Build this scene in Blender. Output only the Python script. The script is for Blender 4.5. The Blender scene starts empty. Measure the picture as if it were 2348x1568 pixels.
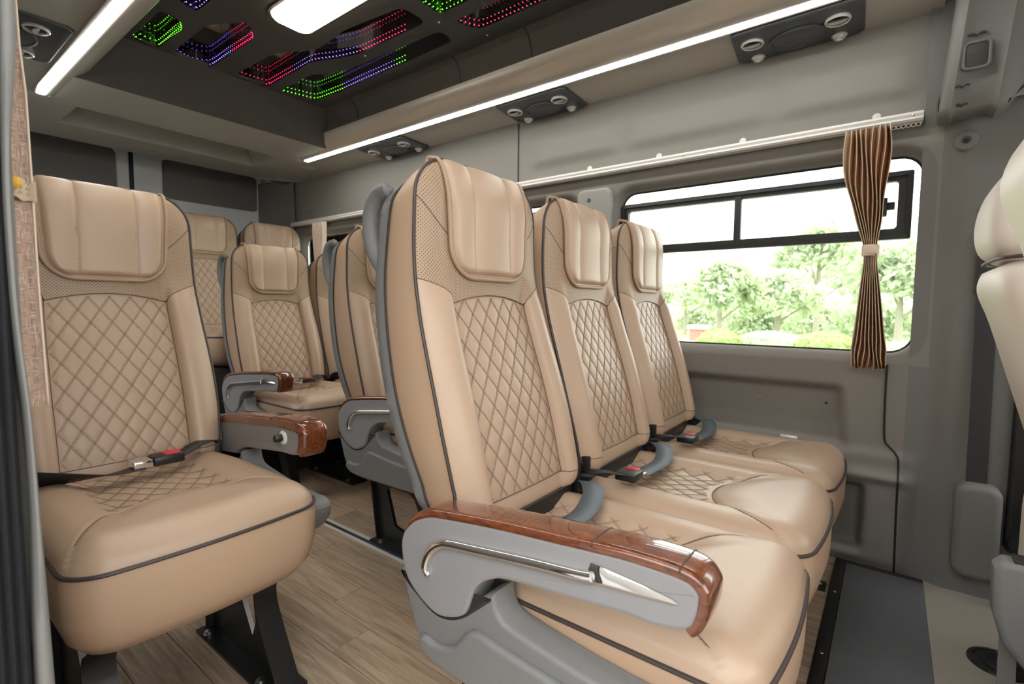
import bpy, bmesh, math, random
import numpy as np
from mathutils import Matrix, Vector
random.seed(7); rng = np.random.default_rng(11)
SC = bpy.context.scene
COL = SC.collection

# ------------------------------------------------------------------ camera
YAW, PIT, ROL, FPX = math.radians(37.299), math.radians(-4.0217), math.radians(.5413), 1142.67
CAMZ = .88
cam_d = bpy.data.cameras.new('camera'); cam = bpy.data.objects.new('camera', cam_d); COL.objects.link(cam)
_v = Vector((-math.sin(YAW)*math.cos(PIT), math.cos(YAW)*math.cos(PIT), math.sin(PIT)))
_r0 = Vector((math.cos(YAW), math.sin(YAW), 0)); _u0 = _r0.cross(_v)
_r = _r0*math.cos(ROL) + _u0*math.sin(ROL); _u = _r.cross(_v)
cam.matrix_world = Matrix(((_r.x, _u.x, -_v.x, 0), (_r.y, _u.y, -_v.y, 0), (_r.z, _u.z, -_v.z, CAMZ), (0, 0, 0, 1)))
cam_d.sensor_width = 36; cam_d.lens = FPX/2348*36; cam_d.clip_start = .02; cam_d.clip_end = 300
cam_d.dof.use_dof = True; cam_d.dof.focus_distance = 1.05; cam_d.dof.aperture_fstop = 5.6
SC.camera = cam

# ------------------------------------------------------------------ world, light, exposure
w = bpy.data.worlds.new('overcast_sky'); SC.world = w; w.use_nodes = True
_bg = w.node_tree.nodes['Background']
_bg.inputs[0].default_value = (1, .985, .965, 1); _bg.inputs[1].default_value = 3.0
SC.view_settings.view_transform = 'Standard'; SC.view_settings.look = 'None'
SC.view_settings.gamma = 1; SC.view_settings.use_curve_mapping = False
SC.view_settings.exposure = .85
SC.cycles.max_bounces = 7; SC.cycles.diffuse_bounces = 5; SC.cycles.glossy_bounces = 3; SC.cycles.transmission_bounces = 3; SC.cycles.transparent_max_bounces = 6
SC.cycles.use_adaptive_sampling = True; SC.cycles.adaptive_threshold = .05; SC.cycles.adaptive_min_samples = 12
SC.cycles.sample_clamp_indirect = 6
SC.cycles.use_denoising = True
def portal(loc, rot, sx, sy):
    l = bpy.data.lights.new('daylight_portal', 'AREA'); l.shape = 'RECTANGLE'; l.size = sx; l.size_y = sy
    l.cycles.is_portal = True
    o = bpy.data.objects.new('daylight_portal', l); o.location = loc; o.rotation_euler = rot; COL.objects.link(o)
portal((-.14, .05, .86), (math.radians(90), 0, 0), 1.30, 1.80)       # open sliding door, shines +y
portal((-.47, 2.17, 1.06), (math.radians(-90), 0, 0), 1.06, .66)     # side windows, shine -y
portal((-1.73, 2.17, 1.06), (math.radians(-90), 0, 0), 1.06, .66)
portal((-2.97, 2.17, 1.06), (math.radians(-90), 0, 0), 1.06, .66)
portal((1.75, 1.12, 1.3), (0, math.radians(90), 0), 1.0, 1.7)        # windscreen, shines -x

# ------------------------------------------------------------------ materials
MATS = {}
def nt(name):
    m = bpy.data.materials.new(name); m.use_nodes = True; MATS[name] = m
    t = m.node_tree; return m, t, t.nodes, t.links, t.nodes['Principled BSDF']
def mat(name, col, rough=.5, metal=0, bump=0, bscale=400, spec=.5, coat=0, vary=0, vscale=8, sheen=0):
    m, t, N, L, P = nt(name)
    P.inputs['Base Color'].default_value = (*col, 1); P.inputs['Roughness'].default_value = rough
    P.inputs['Metallic'].default_value = metal; P.inputs['Specular IOR Level'].default_value = spec
    P.inputs['Coat Weight'].default_value = coat; P.inputs['Coat Roughness'].default_value = .08
    P.inputs['Sheen Weight'].default_value = sheen
    tc = N.new('ShaderNodeTexCoord')
    if bump:
        n = N.new('ShaderNodeTexNoise'); n.inputs['Scale'].default_value = bscale; n.inputs['Detail'].default_value = 3
        L.new(tc.outputs['Object'], n.inputs['Vector'])
        b = N.new('ShaderNodeBump'); b.inputs['Strength'].default_value = bump; b.inputs['Distance'].default_value = .001
        L.new(n.outputs['Fac'], b.inputs['Height']); L.new(b.outputs['Normal'], P.inputs['Normal'])
    if vary:
        n = N.new('ShaderNodeTexNoise'); n.inputs['Scale'].default_value = vscale; n.inputs['Detail'].default_value = 4
        L.new(tc.outputs['Object'], n.inputs['Vector'])
        mx = N.new('ShaderNodeMix'); mx.data_type = 'RGBA'
        mx.inputs['A'].default_value = (*[c*(1-vary) for c in col], 1); mx.inputs['B'].default_value = (*[min(1, c*(1+vary)) for c in col], 1)
        L.new(n.outputs['Fac'], mx.inputs['Factor']); L.new(mx.outputs['Result'], P.inputs['Base Color'])
    return m
def emit(name, col, s):
    m, t, N, L, P = nt(name)
    P.inputs['Base Color'].default_value = (*col, 1); P.inputs['Emission Color'].default_value = (*col, 1); P.inputs['Emission Strength'].default_value = s
    return m
TAN = (.49, .353, .25)
mat('leather', TAN, .36, bump=.22, bscale=900, vary=.04, vscale=14, spec=.6)
mat('leather_edge', (.42, .285, .19), .45, bump=.2, bscale=900)
mat('leather_side', (.50, .345, .232), .42, bump=.25, bscale=900)
mat('piping_dark', (.055, .042, .038), .45)
mat('seam_thread', (.17, .115, .078), .7)
mat('stitch_thread', (.27, .195, .14), .7)
mat('stitch_light', (.62, .50, .37), .7)
mat('grey_plastic', (.195, .198, .20), .48, bump=.5, bscale=700)
mat('grey_smooth', (.285, .282, .29), .38, bump=.15, bscale=900)
mat('black_plastic', (.018, .018, .019), .35, bump=.2, bscale=600)
mat('black_steel', (.02, .02, .02), .38, bump=.35, bscale=300, metal=.3)
mat('black_rubber', (.016, .016, .019), .6, bump=.2, bscale=200)
mat('chrome', (.86, .86, .87), .08, metal=1)
mat('steel_bolt', (.42, .41, .39), .35, metal=1)
mat('aluminium', (.74, .74, .73), .35, metal=.35)
mat('cover_light', (.34, .34, .32), .55, bump=.2, bscale=500)
mat('recess_shade', (.06, .058, .052), .7)  # for hollows in the roof bow, their shade put into the colour
mat('belt_black', (.025, .025, .027), .55, bump=.5, bscale=1500)
mat('belt_grey', (.115, .14, .165), .5, bump=.5, bscale=1500)
mat('button_red', (.72, .02, .07), .35)
mat('wall_grey', (.242, .23, .209), .68, bump=.25, bscale=500)
mat('wall_low', (.225, .211, .193), .66, bump=.25, bscale=500)
mat('wall_dark', (.11, .103, .095), .7, bump=.25, bscale=500)
mat('pillar_grey', (.178, .178, .168), .65, bump=.25, bscale=500)
mat('ceiling_taupe', (.36, .336, .29), .7, bump=.2, bscale=400)
mat('ceiling_dark', (.075, .067, .06), .62, bump=.2, bscale=400)
mat('roof_frame', (.052, .05, .046), .5)
mat('door_paint', (.70, .71, .70), .35)
mat('door_glass_dark', (.17, .16, .145), .45)
mat('satin_profile', (.62, .575, .51), .25, metal=.35, coat=.4)
mat('rail_white', (.80, .79, .76), .4)
mat('vent_panel', (.055, .06, .062), .42, bump=.2, bscale=500)
mat('vent_chrome', (.66, .655, .63), .25, metal=.5)
mat('frame_black', (.035, .037, .04), .4)
mat('carpet_dark', (.045, .04, .036), .95, bump=1, bscale=500)
mat('mat_grey', (.125, .134, .145), .8, bump=.8, bscale=300, vary=.12, vscale=5)
mat('cab_floor', (.33, .305, .262), .7, bump=.3, bscale=250, vary=.1, vscale=4)
mat('seat_cream', (.78, .71, .63), .42, bump=.25, bscale=900)
mat('seat_shade', (.50, .37, .25), .45)
mat('lace', (.62, .50, .37), .9, bump=.8, bscale=600)
mat('button_yellow', (.80, .46, .05), .35)
mat('curtain_rust', (.46, .225, .11), .85, bump=.6, bscale=800)
mat('curtain_tan', (.66, .50, .34), .85, bump=.6, bscale=800)
mat('curtain_cream', (.80, .66, .54), .85, bump=.5, bscale=800)
mat('lawn', (.33, .42, .18), .9, vary=.35, vscale=2)
mat('bark', (.36, .33, .28), .9, bump=1, bscale=30)
mat('sign_red', (.62, .20, .16), .5); mat('sign_white', (.8, .8, .8), .5)
mat('asphalt', (.3, .3, .29), .9, vary=.1, vscale=3)
emit('led_white', (1, .985, .93), 18); emit('lamp_warm', (1, .80, .56), 5)
emit('led_green', (.12, 1, .02), 5); emit('led_red', (1, .015, .10), 5); emit('led_violet', (.26, .16, 1), 3.2)

for _k in ('led_green', 'led_red', 'led_violet'): MATS[_k].cycles.emission_sampling = 'NONE'
def mirror_black():
    m, t, N, L, P = nt('mirror_black')
    P.inputs['Base Color'].default_value = (.02, .018, .016, 1); P.inputs['Roughness'].default_value = .04
    P.inputs['Specular IOR Level'].default_value = .8; P.inputs['IOR'].default_value = 1.8
mirror_black()
def leaf(name, col):
    m, t, N, L, P = nt(name)
    P.inputs['Base Color'].default_value = (*col, 1); P.inputs['Roughness'].default_value = .6
    tr = N.new('ShaderNodeBsdfTranslucent'); tr.inputs[0].default_value = (col[0]*1.2, col[1]*1.3, col[2]*.9, 1)
    mx = N.new('ShaderNodeMixShader'); mx.inputs[0].default_value = .4
    L.new(P.outputs[0], mx.inputs[1]); L.new(tr.outputs[0], mx.inputs[2]); L.new(mx.outputs[0], N['Material Output'].inputs[0])
leaf('leaf_mid', (.52, .58, .47)); leaf('leaf_grey', (.58, .62, .54)); leaf('leaf_lime', (.46, .58, .27))
def glass():
    m, t, N, L, P = nt('window_glass')
    tr = N.new('ShaderNodeBsdfTransparent'); tr.inputs[0].default_value = (.93, .96, .94, 1)
    gl = N.new('ShaderNodeBsdfGlossy'); gl.inputs['Roughness'].default_value = .02
    fr = N.new('ShaderNodeFresnel'); fr.inputs[0].default_value = 1.45
    mx = N.new('ShaderNodeMixShader')
    L.new(fr.outputs[0], mx.inputs[0]); L.new(tr.outputs[0], mx.inputs[1]); L.new(gl.outputs[0], mx.inputs[2]); L.new(mx.outputs[0], N['Material Output'].inputs[0])
glass()
def math_n(N, L, op, a, b=None, c=None):
    n = N.new('ShaderNodeMath'); n.operation = op
    for i, q in enumerate((a, b, c)):
        if q is None: continue
        if isinstance(q, (int, float)): n.inputs[i].default_value = q
        else: L.new(q, n.inputs[i])
    return n.outputs[0]
def perforated():
    m, t, N, L, P = nt('leather_perforated')
    tc = N.new('ShaderNodeTexCoord'); sp = N.new('ShaderNodeSeparateXYZ'); L.new(tc.outputs['Object'], sp.inputs[0])
    def lattice(oy, oz):
        a = math_n(N, L, 'MULTIPLY_ADD', sp.outputs[1], 1/.0075, oy); b = math_n(N, L, 'MULTIPLY_ADD', sp.outputs[2], 1/.0075, oz)
        a = math_n(N, L, 'SUBTRACT', math_n(N, L, 'FRACT', a), .5); b = math_n(N, L, 'SUBTRACT', math_n(N, L, 'FRACT', b), .5)
        d = math_n(N, L, 'ADD', math_n(N, L, 'MULTIPLY', a, a), math_n(N, L, 'MULTIPLY', b, b))
        return math_n(N, L, 'LESS_THAN', d, .0196)
    f = math_n(N, L, 'MAXIMUM', lattice(100, 100), lattice(100.5, 100.5))
    mx = N.new('ShaderNodeMix'); mx.data_type = 'RGBA'; mx.inputs['A'].default_value = (.415, .295, .197, 1); mx.inputs['B'].default_value = (.10, .06, .04, 1)
    L.new(f, mx.inputs['Factor']); L.new(mx.outputs['Result'], P.inputs['Base Color']); P.inputs['Roughness'].default_value = .45
perforated()
def burl():
    m, t, N, L, P = nt('burl_wood')
    tc = N.new('ShaderNodeTexCoord')
    mp = N.new('ShaderNodeMapping'); mp.inputs['Scale'].default_value = (1, 1.6, 2.2); L.new(tc.outputs['Object'], mp.inputs[0])
    n = N.new('ShaderNodeTexNoise'); n.inputs['Scale'].default_value = 34; n.inputs['Detail'].default_value = 9; n.inputs['Distortion'].default_value = 1.4
    L.new(mp.outputs[0], n.inputs['Vector'])
    cr = N.new('ShaderNodeValToRGB'); e = cr.color_ramp.elements
    e[0].position = .22; e[0].color = (.06, .017, .008, 1); e[1].position = .85; e[1].color = (.26, .08, .03, 1)
    k = e.new(.5); k.color = (.15, .042, .015, 1)
    L.new(n.outputs['Fac'], cr.inputs[0]); L.new(cr.outputs[0], P.inputs['Base Color'])
    P.inputs['Roughness'].default_value = .22; P.inputs['Coat Weight'].default_value = 1; P.inputs['Coat Roughness'].default_value = .03
burl()
def planks():
    m, t, N, L, P = nt('floor_plank')
    tc = N.new('ShaderNodeTexCoord'); oi = N.new('ShaderNodeObjectInfo')
    off = math_n(N, L, 'MULTIPLY', oi.outputs['Random'], 37.0)
    cb = N.new('ShaderNodeCombineXYZ'); L.new(off, cb.inputs[0]); L.new(off, cb.inputs[2])
    ad = N.new('ShaderNodeVectorMath'); ad.operation = 'ADD'; L.new(tc.outputs['Object'], ad.inputs[0]); L.new(cb.outputs[0], ad.inputs[1])
    mp = N.new('ShaderNodeMapping'); mp.inputs['Scale'].default_value = (1.4, 22, 1); L.new(ad.outputs[0], mp.inputs[0])
    n = N.new('ShaderNodeTexNoise'); n.inputs['Scale'].default_value = 3.2; n.inputs['Detail'].default_value = 9; n.inputs['Roughness'].default_value = .62; n.inputs['Distortion'].default_value = .9
    L.new(mp.outputs[0], n.inputs['Vector'])
    cr = N.new('ShaderNodeValToRGB'); e = cr.color_ramp.elements
    e[0].position = .28; e[0].color = (.215, .145, .09, 1); e[1].position = .72; e[1].color = (.50, .385, .27, 1)
    k = e.new(.5); k.color = (.365, .265, .178, 1)
    L.new(n.outputs['Fac'], cr.inputs[0])
    hs = N.new('ShaderNodeHueSaturation'); hs.inputs['Saturation'].default_value = .92
    L.new(math_n(N, L, 'MULTIPLY_ADD', oi.outputs['Random'], .34, .90), hs.inputs['Value']); L.new(cr.outputs[0], hs.inputs['Color'])
    L.new(hs.outputs[0], P.inputs['Base Color']); P.inputs['Roughness'].default_value = .33
    b = N.new('ShaderNodeBump'); b.inputs['Strength'].default_value = .12; b.inputs['Distance'].default_value = .001
    L.new(n.outputs['Fac'], b.inputs['Height']); L.new(b.outputs[0], P.inputs['Normal'])
planks()
def cross_cloth():
    # linen with a loose woven grid of darker and paler threads
    m, t, N, L, P = nt('curtain_grid')
    tc = N.new('ShaderNodeTexCoord')
    def lines(scale, rot):
        mp = N.new('ShaderNodeMapping'); mp.inputs['Scale'].default_value = scale; mp.inputs['Rotation'].default_value = (0, rot, 0)
        L.new(tc.outputs['Object'], mp.inputs[0])
        n = N.new('ShaderNodeTexNoise'); n.inputs['Scale'].default_value = 1; n.inputs['Detail'].default_value = 0
        L.new(mp.outputs[0], n.inputs['Vector']); return n.outputs['Fac']
    h = lines((110, 110, 1100), 0); v = lines((1100, 1100, 75), 0)
    dk = math_n(N, L, 'MAXIMUM', math_n(N, L, 'GREATER_THAN', h, .66), math_n(N, L, 'GREATER_THAN', v, .68))
    lt = math_n(N, L, 'MAXIMUM', math_n(N, L, 'LESS_THAN', h, .29), math_n(N, L, 'LESS_THAN', v, .28))
    mx = N.new('ShaderNodeMix'); mx.data_type = 'RGBA'; mx.inputs['A'].default_value = (.47, .335, .26, 1); mx.inputs['B'].default_value = (.31, .205, .16, 1)
    L.new(dk, mx.inputs['Factor'])
    m2 = N.new('ShaderNodeMix'); m2.data_type = 'RGBA'; L.new(mx.outputs['Result'], m2.inputs['A']); m2.inputs['B'].default_value = (.66, .55, .48, 1)
    L.new(lt, m2.inputs['Factor']); L.new(m2.outputs['Result'], P.inputs['Base Color']); P.inputs['Roughness'].default_value = .9
cross_cloth()

# ------------------------------------------------------------------ helpers
class MB:
    """collects vertices and faces of ONE part"""
    def __init__(s): s.v = []; s.f = []; s.mi = []
    def add(s, v, f, m=0):
        o = len(s.v); s.v += [tuple(map(float, p)) for p in v]; s.f += [tuple(i+o for i in q) for q in f]; s.mi += [m]*len(f); return s
    def grid(s, fn, nu, nv, m=0, flip=False):
        v = [fn(i/nu, j/nv) for j in range(nv+1) for i in range(nu+1)]
        f = []
        for j in range(nv):
            for i in range(nu):
                a = j*(nu+1)+i; q = (a, a+1, a+nu+2, a+nu+1); f.append(q[::-1] if flip else q)
        return s.add(v, f, m)
    def strip(s, A, B, m=0, closed=False, flip=False):
        n = len(A); f = []
        for i in range(n if closed else n-1):
            k = (i+1) % n; q = (i, k, n+k, n+i); f.append(q[::-1] if flip else q)
        return s.add(list(A)+list(B), f, m)
    def loops(s, Ls, m=0, closed=True, flip=False, cap0=False, cap1=False):
        n = len(Ls[0]); f = []; v = [p for l in Ls for p in l]
        for j in range(len(Ls)-1):
            for i in range(n if closed else n-1):
                k = (i+1) % n; q = (j*n+i, j*n+k, (j+1)*n+k, (j+1)*n+i); f.append(q[::-1] if flip else q)
        if cap0: q = tuple(range(n)); f.append(q if flip else q[::-1])
        if cap1: q = tuple(range((len(Ls)-1)*n, len(Ls)*n)); f.append(q[::-1] if flip else q)
        return s.add(v, f, m)
    def tube(s, pts, r, n=8, closed=False, m=0, cap=True, flat=1.0):
        pts = [Vector(p) for p in pts]; k = len(pts); Ls = []; up = None
        for i in range(k):
            a = pts[(i-1) % k] if (closed or i > 0) else pts[0]; b = pts[(i+1) % k] if (closed or i < k-1) else pts[-1]
            d = (b-a).normalized() if (b-a).length > 1e-9 else Vector((1, 0, 0))
            if up is None:
                up = d.orthogonal().normalized()
            else:
                up = (up-d*up.dot(d)); up = up.normalized() if up.length > 1e-6 else d.orthogonal().normalized()
            sd = d.cross(up)
            rr = r[i] if isinstance(r, (list, tuple)) else r
            Ls.append([pts[i]+up*(math.cos(2*math.pi*q/n)*rr)+sd*(math.sin(2*math.pi*q/n)*rr*flat) for q in range(n)])
        if closed: Ls.append(Ls[0])
        return s.loops(Ls, m, cap0=cap and not closed, cap1=cap and not closed)
    def box(s, x0, x1, y0, y1, z0, z1, m=0):
        v = [(x, y, z) for x in (x0, x1) for y in (y0, y1) for z in (z0, z1)]
        return s.add(v, [(0, 1, 3, 2), (4, 6, 7, 5), (0, 4, 5, 1), (2, 3, 7, 6), (0, 2, 6, 4), (1, 5, 7, 3)], m)
    def lathe(s, prof, c, axis, n=24, m=0):
        ax = Vector(axis).normalized(); u = ax.orthogonal().normalized(); w_ = ax.cross(u); c = Vector(c)
        Ls = [[c+ax*h+u*(math.cos(2*math.pi*q/n)*max(r, 1e-5))+w_*(math.sin(2*math.pi*q/n)*max(r, 1e-5)) for q in range(n)] for r, h in prof]
        return s.loops(Ls, m, cap0=True, cap1=True)
    def mesh(s, name, mats, sharp=38, bevel=0, bseg=2, fix=True):
        me = bpy.data.meshes.new(name); me.from_pydata(s.v, [], s.f); me.update()
        if fix or bevel:
            bm = bmesh.new(); bm.from_mesh(me)
            for i, f in enumerate(bm.faces): f.material_index = s.mi[i]
            bmesh.ops.remove_doubles(bm, verts=bm.verts, dist=1e-5)
            if bevel:
                es = [e for e in bm.edges if len(e.link_faces) == 2 and e.calc_face_angle(0) > math.radians(30)]
                bmesh.ops.bevel(bm, geom=es, offset=bevel, segments=bseg, affect='EDGES', profile=.5, clamp_overlap=True)
            bmesh.ops.recalc_face_normals(bm, faces=bm.faces)
            bm.to_mesh(me); bm.free()
        else:
            me.polygons.foreach_set('material_index', s.mi)
        me.polygons.foreach_set('use_smooth', [True]*len(me.polygons))
        if sharp: me.set_sharp_from_angle(angle=math.radians(sharp))
        for k in (mats if isinstance(mats, (list, tuple)) else [mats]): me.materials.append(MATS[k])
        me.update(); return me
    def build(s, name, mats, parent=None, **k):
        o = world_org(parent)
        if o.length > 0: s.v = [(p[0]-o.x, p[1]-o.y, p[2]-o.z) for p in s.v]
        return link(name, s.mesh(name, mats, **k), parent)
def world_org(p):
    o = Vector((0, 0, 0))
    while p is not None: o = o+p.location; p = p.parent
    return o
def link(name, me, parent=None, label=None):
    o = bpy.data.objects.new(name, me); COL.objects.link(o)
    if parent is not None: o.parent = parent
    if label: o['label'] = label
    return o
def tag(o, label, cat, group=None):
    o['label'] = label; o['category'] = cat
    if group: o['group'] = group
    return o
def struct(o, label=None, cat=None):
    o['kind'] = 'structure'
    if label: o['label'] = label
    if cat: o['category'] = cat
    return o
def thing(name, label, cat, loc=(0, 0, 0), group=None):
    o = bpy.data.objects.new(name, None); COL.objects.link(o); o.location = loc; o.empty_display_size = .1
    return tag(o, label, cat, group)
def sm(a, b, x):
    t = min(1, max(0, (x-a)/(b-a))); return t*t*(3-2*t)
def table(pts, sig=.03):
    pts = sorted(pts); xs = np.array([p[0] for p in pts]); ys = np.array([p[1] for p in pts])
    X = np.linspace(xs[0]-.2, xs[-1]+.2, 600); Y = np.interp(X, xs, ys)
    dx = X[1]-X[0]; k = max(1, int(3*sig/dx)); g = np.exp(-.5*(np.arange(-k, k+1)*dx/sig)**2); g /= g.sum()
    Y = np.convolve(np.pad(Y, k, mode='edge'), g, 'valid')
    return lambda x: float(np.interp(x, X, Y))
def spline(P, n, closed=False):
    """Catmull-Rom resample"""
    P = [np.array(p, float) for p in P]; k = len(P); out = []
    segs = k if closed else k-1
    for i in range(segs):
        p0 = P[(i-1) % k] if (closed or i > 0) else 2*P[0]-P[1]; p1 = P[i]; p2 = P[(i+1) % k]
        p3 = P[(i+2) % k] if (closed or i < k-2) else 2*P[-1]-P[-2]
        for j in range(n):
            t = j/n; out.append(.5*((2*p1)+(-p0+p2)*t+(2*p0-5*p1+4*p2-p3)*t*t+(-p0+3*p1-3*p2+p3)*t**3))
    if not closed: out.append(P[-1])
    return out
def rrect(x0, x1, z0, z1, r, n=6):
    """rounded rectangle, counter-clockwise from the lower right corner"""
    out = []
    for cx, cz, a in ((x1-r, z0+r, -90), (x1-r, z1-r, 0), (x0+r, z1-r, 90), (x0+r, z0+r, 180)):
        for i in range(n+1):
            t = math.radians(a+90*i/n); out.append((cx+r*math.cos(t), cz+r*math.sin(t)))
    return out
def plate(mb, outline, y0, y1, bev=.004, m=0, seg=3):
    """solid plate in the x-z plane between y0 and y1 with rounded edges (inset loops)"""
    P = np.array(outline); n = len(P)
    ar = sum(P[i][0]*P[(i+1) % n][1]-P[(i+1) % n][0]*P[i][1] for i in range(n))
    if ar < 0: P = P[::-1]
    nr = []
    for i in range(n):
        a = P[i]-P[i-1]; b = P[(i+1) % n]-P[i]; a = a/(np.linalg.norm(a)+1e-9); b = b/(np.linalg.norm(b)+1e-9)
        t = a+b; t /= np.linalg.norm(t)+1e-9; nr.append((-t[1], t[0]))
    nr = np.array(nr); Ls = []
    s = 1 if y1 > y0 else -1
    inn = [(q[0], q[1]) for q in P+nr*(bev+.0012)]
    Ls.append([(a, y0, b) for a, b in inn])
    for k in range(seg+1):
        a = math.pi/2*k/seg; Q = P+nr*bev*(1-math.sin(a)); Ls.append([(q[0], y0+s*bev*(1-math.cos(a)), q[1]) for q in Q])
    for k in range(seg+1):
        a = math.pi/2*k/seg; Q = P+nr*bev*(1-math.cos(a)); Ls.append([(q[0], y1-s*bev*(1-math.sin(a)), q[1]) for q in Q])
    Ls.append([(a, y1, b) for a, b in inn])
    return mb.loops(Ls, m, cap0=True, cap1=True)

# ================================================================== passenger seat (local: x forward, y across, z up, x=0 at the top piping)
xp = table([(.40, .16), (.45, .148), (.519, .13), (.598, .113), (.717, .078), (.84, .036), (.932, .012), (1.016, .006), (1.098, .008), (1.18, .002)])
xr = table([(.40, .085), (.49, .059), (.579, .015), (.704, -.036), (.836, -.069), (.934, -.082), (1., -.076), (1.07, -.068), (1.15, -.058)])
xs_ = table([(.40, .05), (.477, .034), (.571, -.024), (.718, -.077), (.853, -.112), (.935, -.12), (1.007, -.107), (1.077, -.10), (1.138, -.093)])
hw = table([(.40, .195), (.46, .207), (.52, .213), (.6, .2185), (.66, .219), (.75, .216), (.85, .210), (.93, .205), (1., .203), (1.09, .2)], .025)
wi = table([(.45, .133), (.65, .133), (.80, .130), (.888, .126)], .03)
def ztop(y):
    t = (abs(y)-.11)/.09
    return 1.18 if t <= 0 else 1.18-.09*(1-math.sqrt(max(0, 1-min(1, t)**2)))
def zbot(y):
    t = (abs(y)-.15)/.065
    return .45 if t <= 0 else .45+.055*(1-math.sqrt(max(0, 1-min(1, t)**2)))
Q0 = .492                                                    # bottom seam of the insert
def arch(y): return .905-.02*(y/.126)**2
def zl(y):
    a = abs(y)
    if a <= .126: return arch(y)
    s = min(1, (a-.126)/.079); return .885+.05*s**.46
def front(y, z):
    """front face of the backrest without quilting"""
    h = hw(z); t = min(1, abs(y)/h); a = abs(y)
    head = .026*(1-t**3.2)**.55
    wv = wi(z)
    if a < wv: low = .010+.004*math.cos(a/wv*math.pi/2)
    else:
        s = min(1, (a-wv)/(h-wv)); low = .010*(1-s)+.030*max(0, math.sin(math.pi*s**.75))**.7
    k = sm(.86, .97, z); b = low*(1-k)+head*k
    dz = max(0, min(1, (ztop(y)-z)/.085)); b *= math.sqrt(1-(1-dz)**2)
    db = max(0, min(1, (z-zbot(y))/.05)); b *= math.sqrt(1-(1-db)**2)
    return xp(z)+b
DY, DZ = .0435, .064
def quilt(p, q, amp=.0030):
    return amp*(abs(math.sin(math.pi*p))*abs(math.sin(math.pi*q)))**.42
def qb(y, z, edge=1.):
    return quilt(y/DY+z/DZ, y/DY-z/DZ)*edge
def dashes(mb, path, nrm, ln=.0026, gap=.0014, wd=.00065, ht=.0006):
    path = [Vector(p) for p in path]; d = 0; acc = []
    cum = [0]
    for a, b in zip(path, path[1:]): cum.append(cum[-1]+(b-a).length)
    def at(s):
        i = int(np.searchsorted(cum, s))-1; i = max(0, min(len(path)-2, i)); t = (s-cum[i])/max(1e-9, cum[i+1]-cum[i]); return path[i].lerp(path[i+1], t)
    s = 0
    while s+ln < cum[-1]:
        a, b = at(s), at(s+ln); t = (b-a).normalized(); n = Vector(nrm); n = (n-t*n.dot(t)).normalized(); sd = t.cross(n)*wd
        u = n*ht
        mb.add([a-sd, a+sd, b+sd, b-sd, a-sd*.6+u, a+sd*.6+u, b+sd*.6+u, b-sd*.6+u], [(4, 5, 6, 7), (0, 1, 5, 4), (1, 2, 6, 5), (2, 3, 7, 6), (3, 0, 4, 7)])
        s += ln+gap
SEATM = {}
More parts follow.
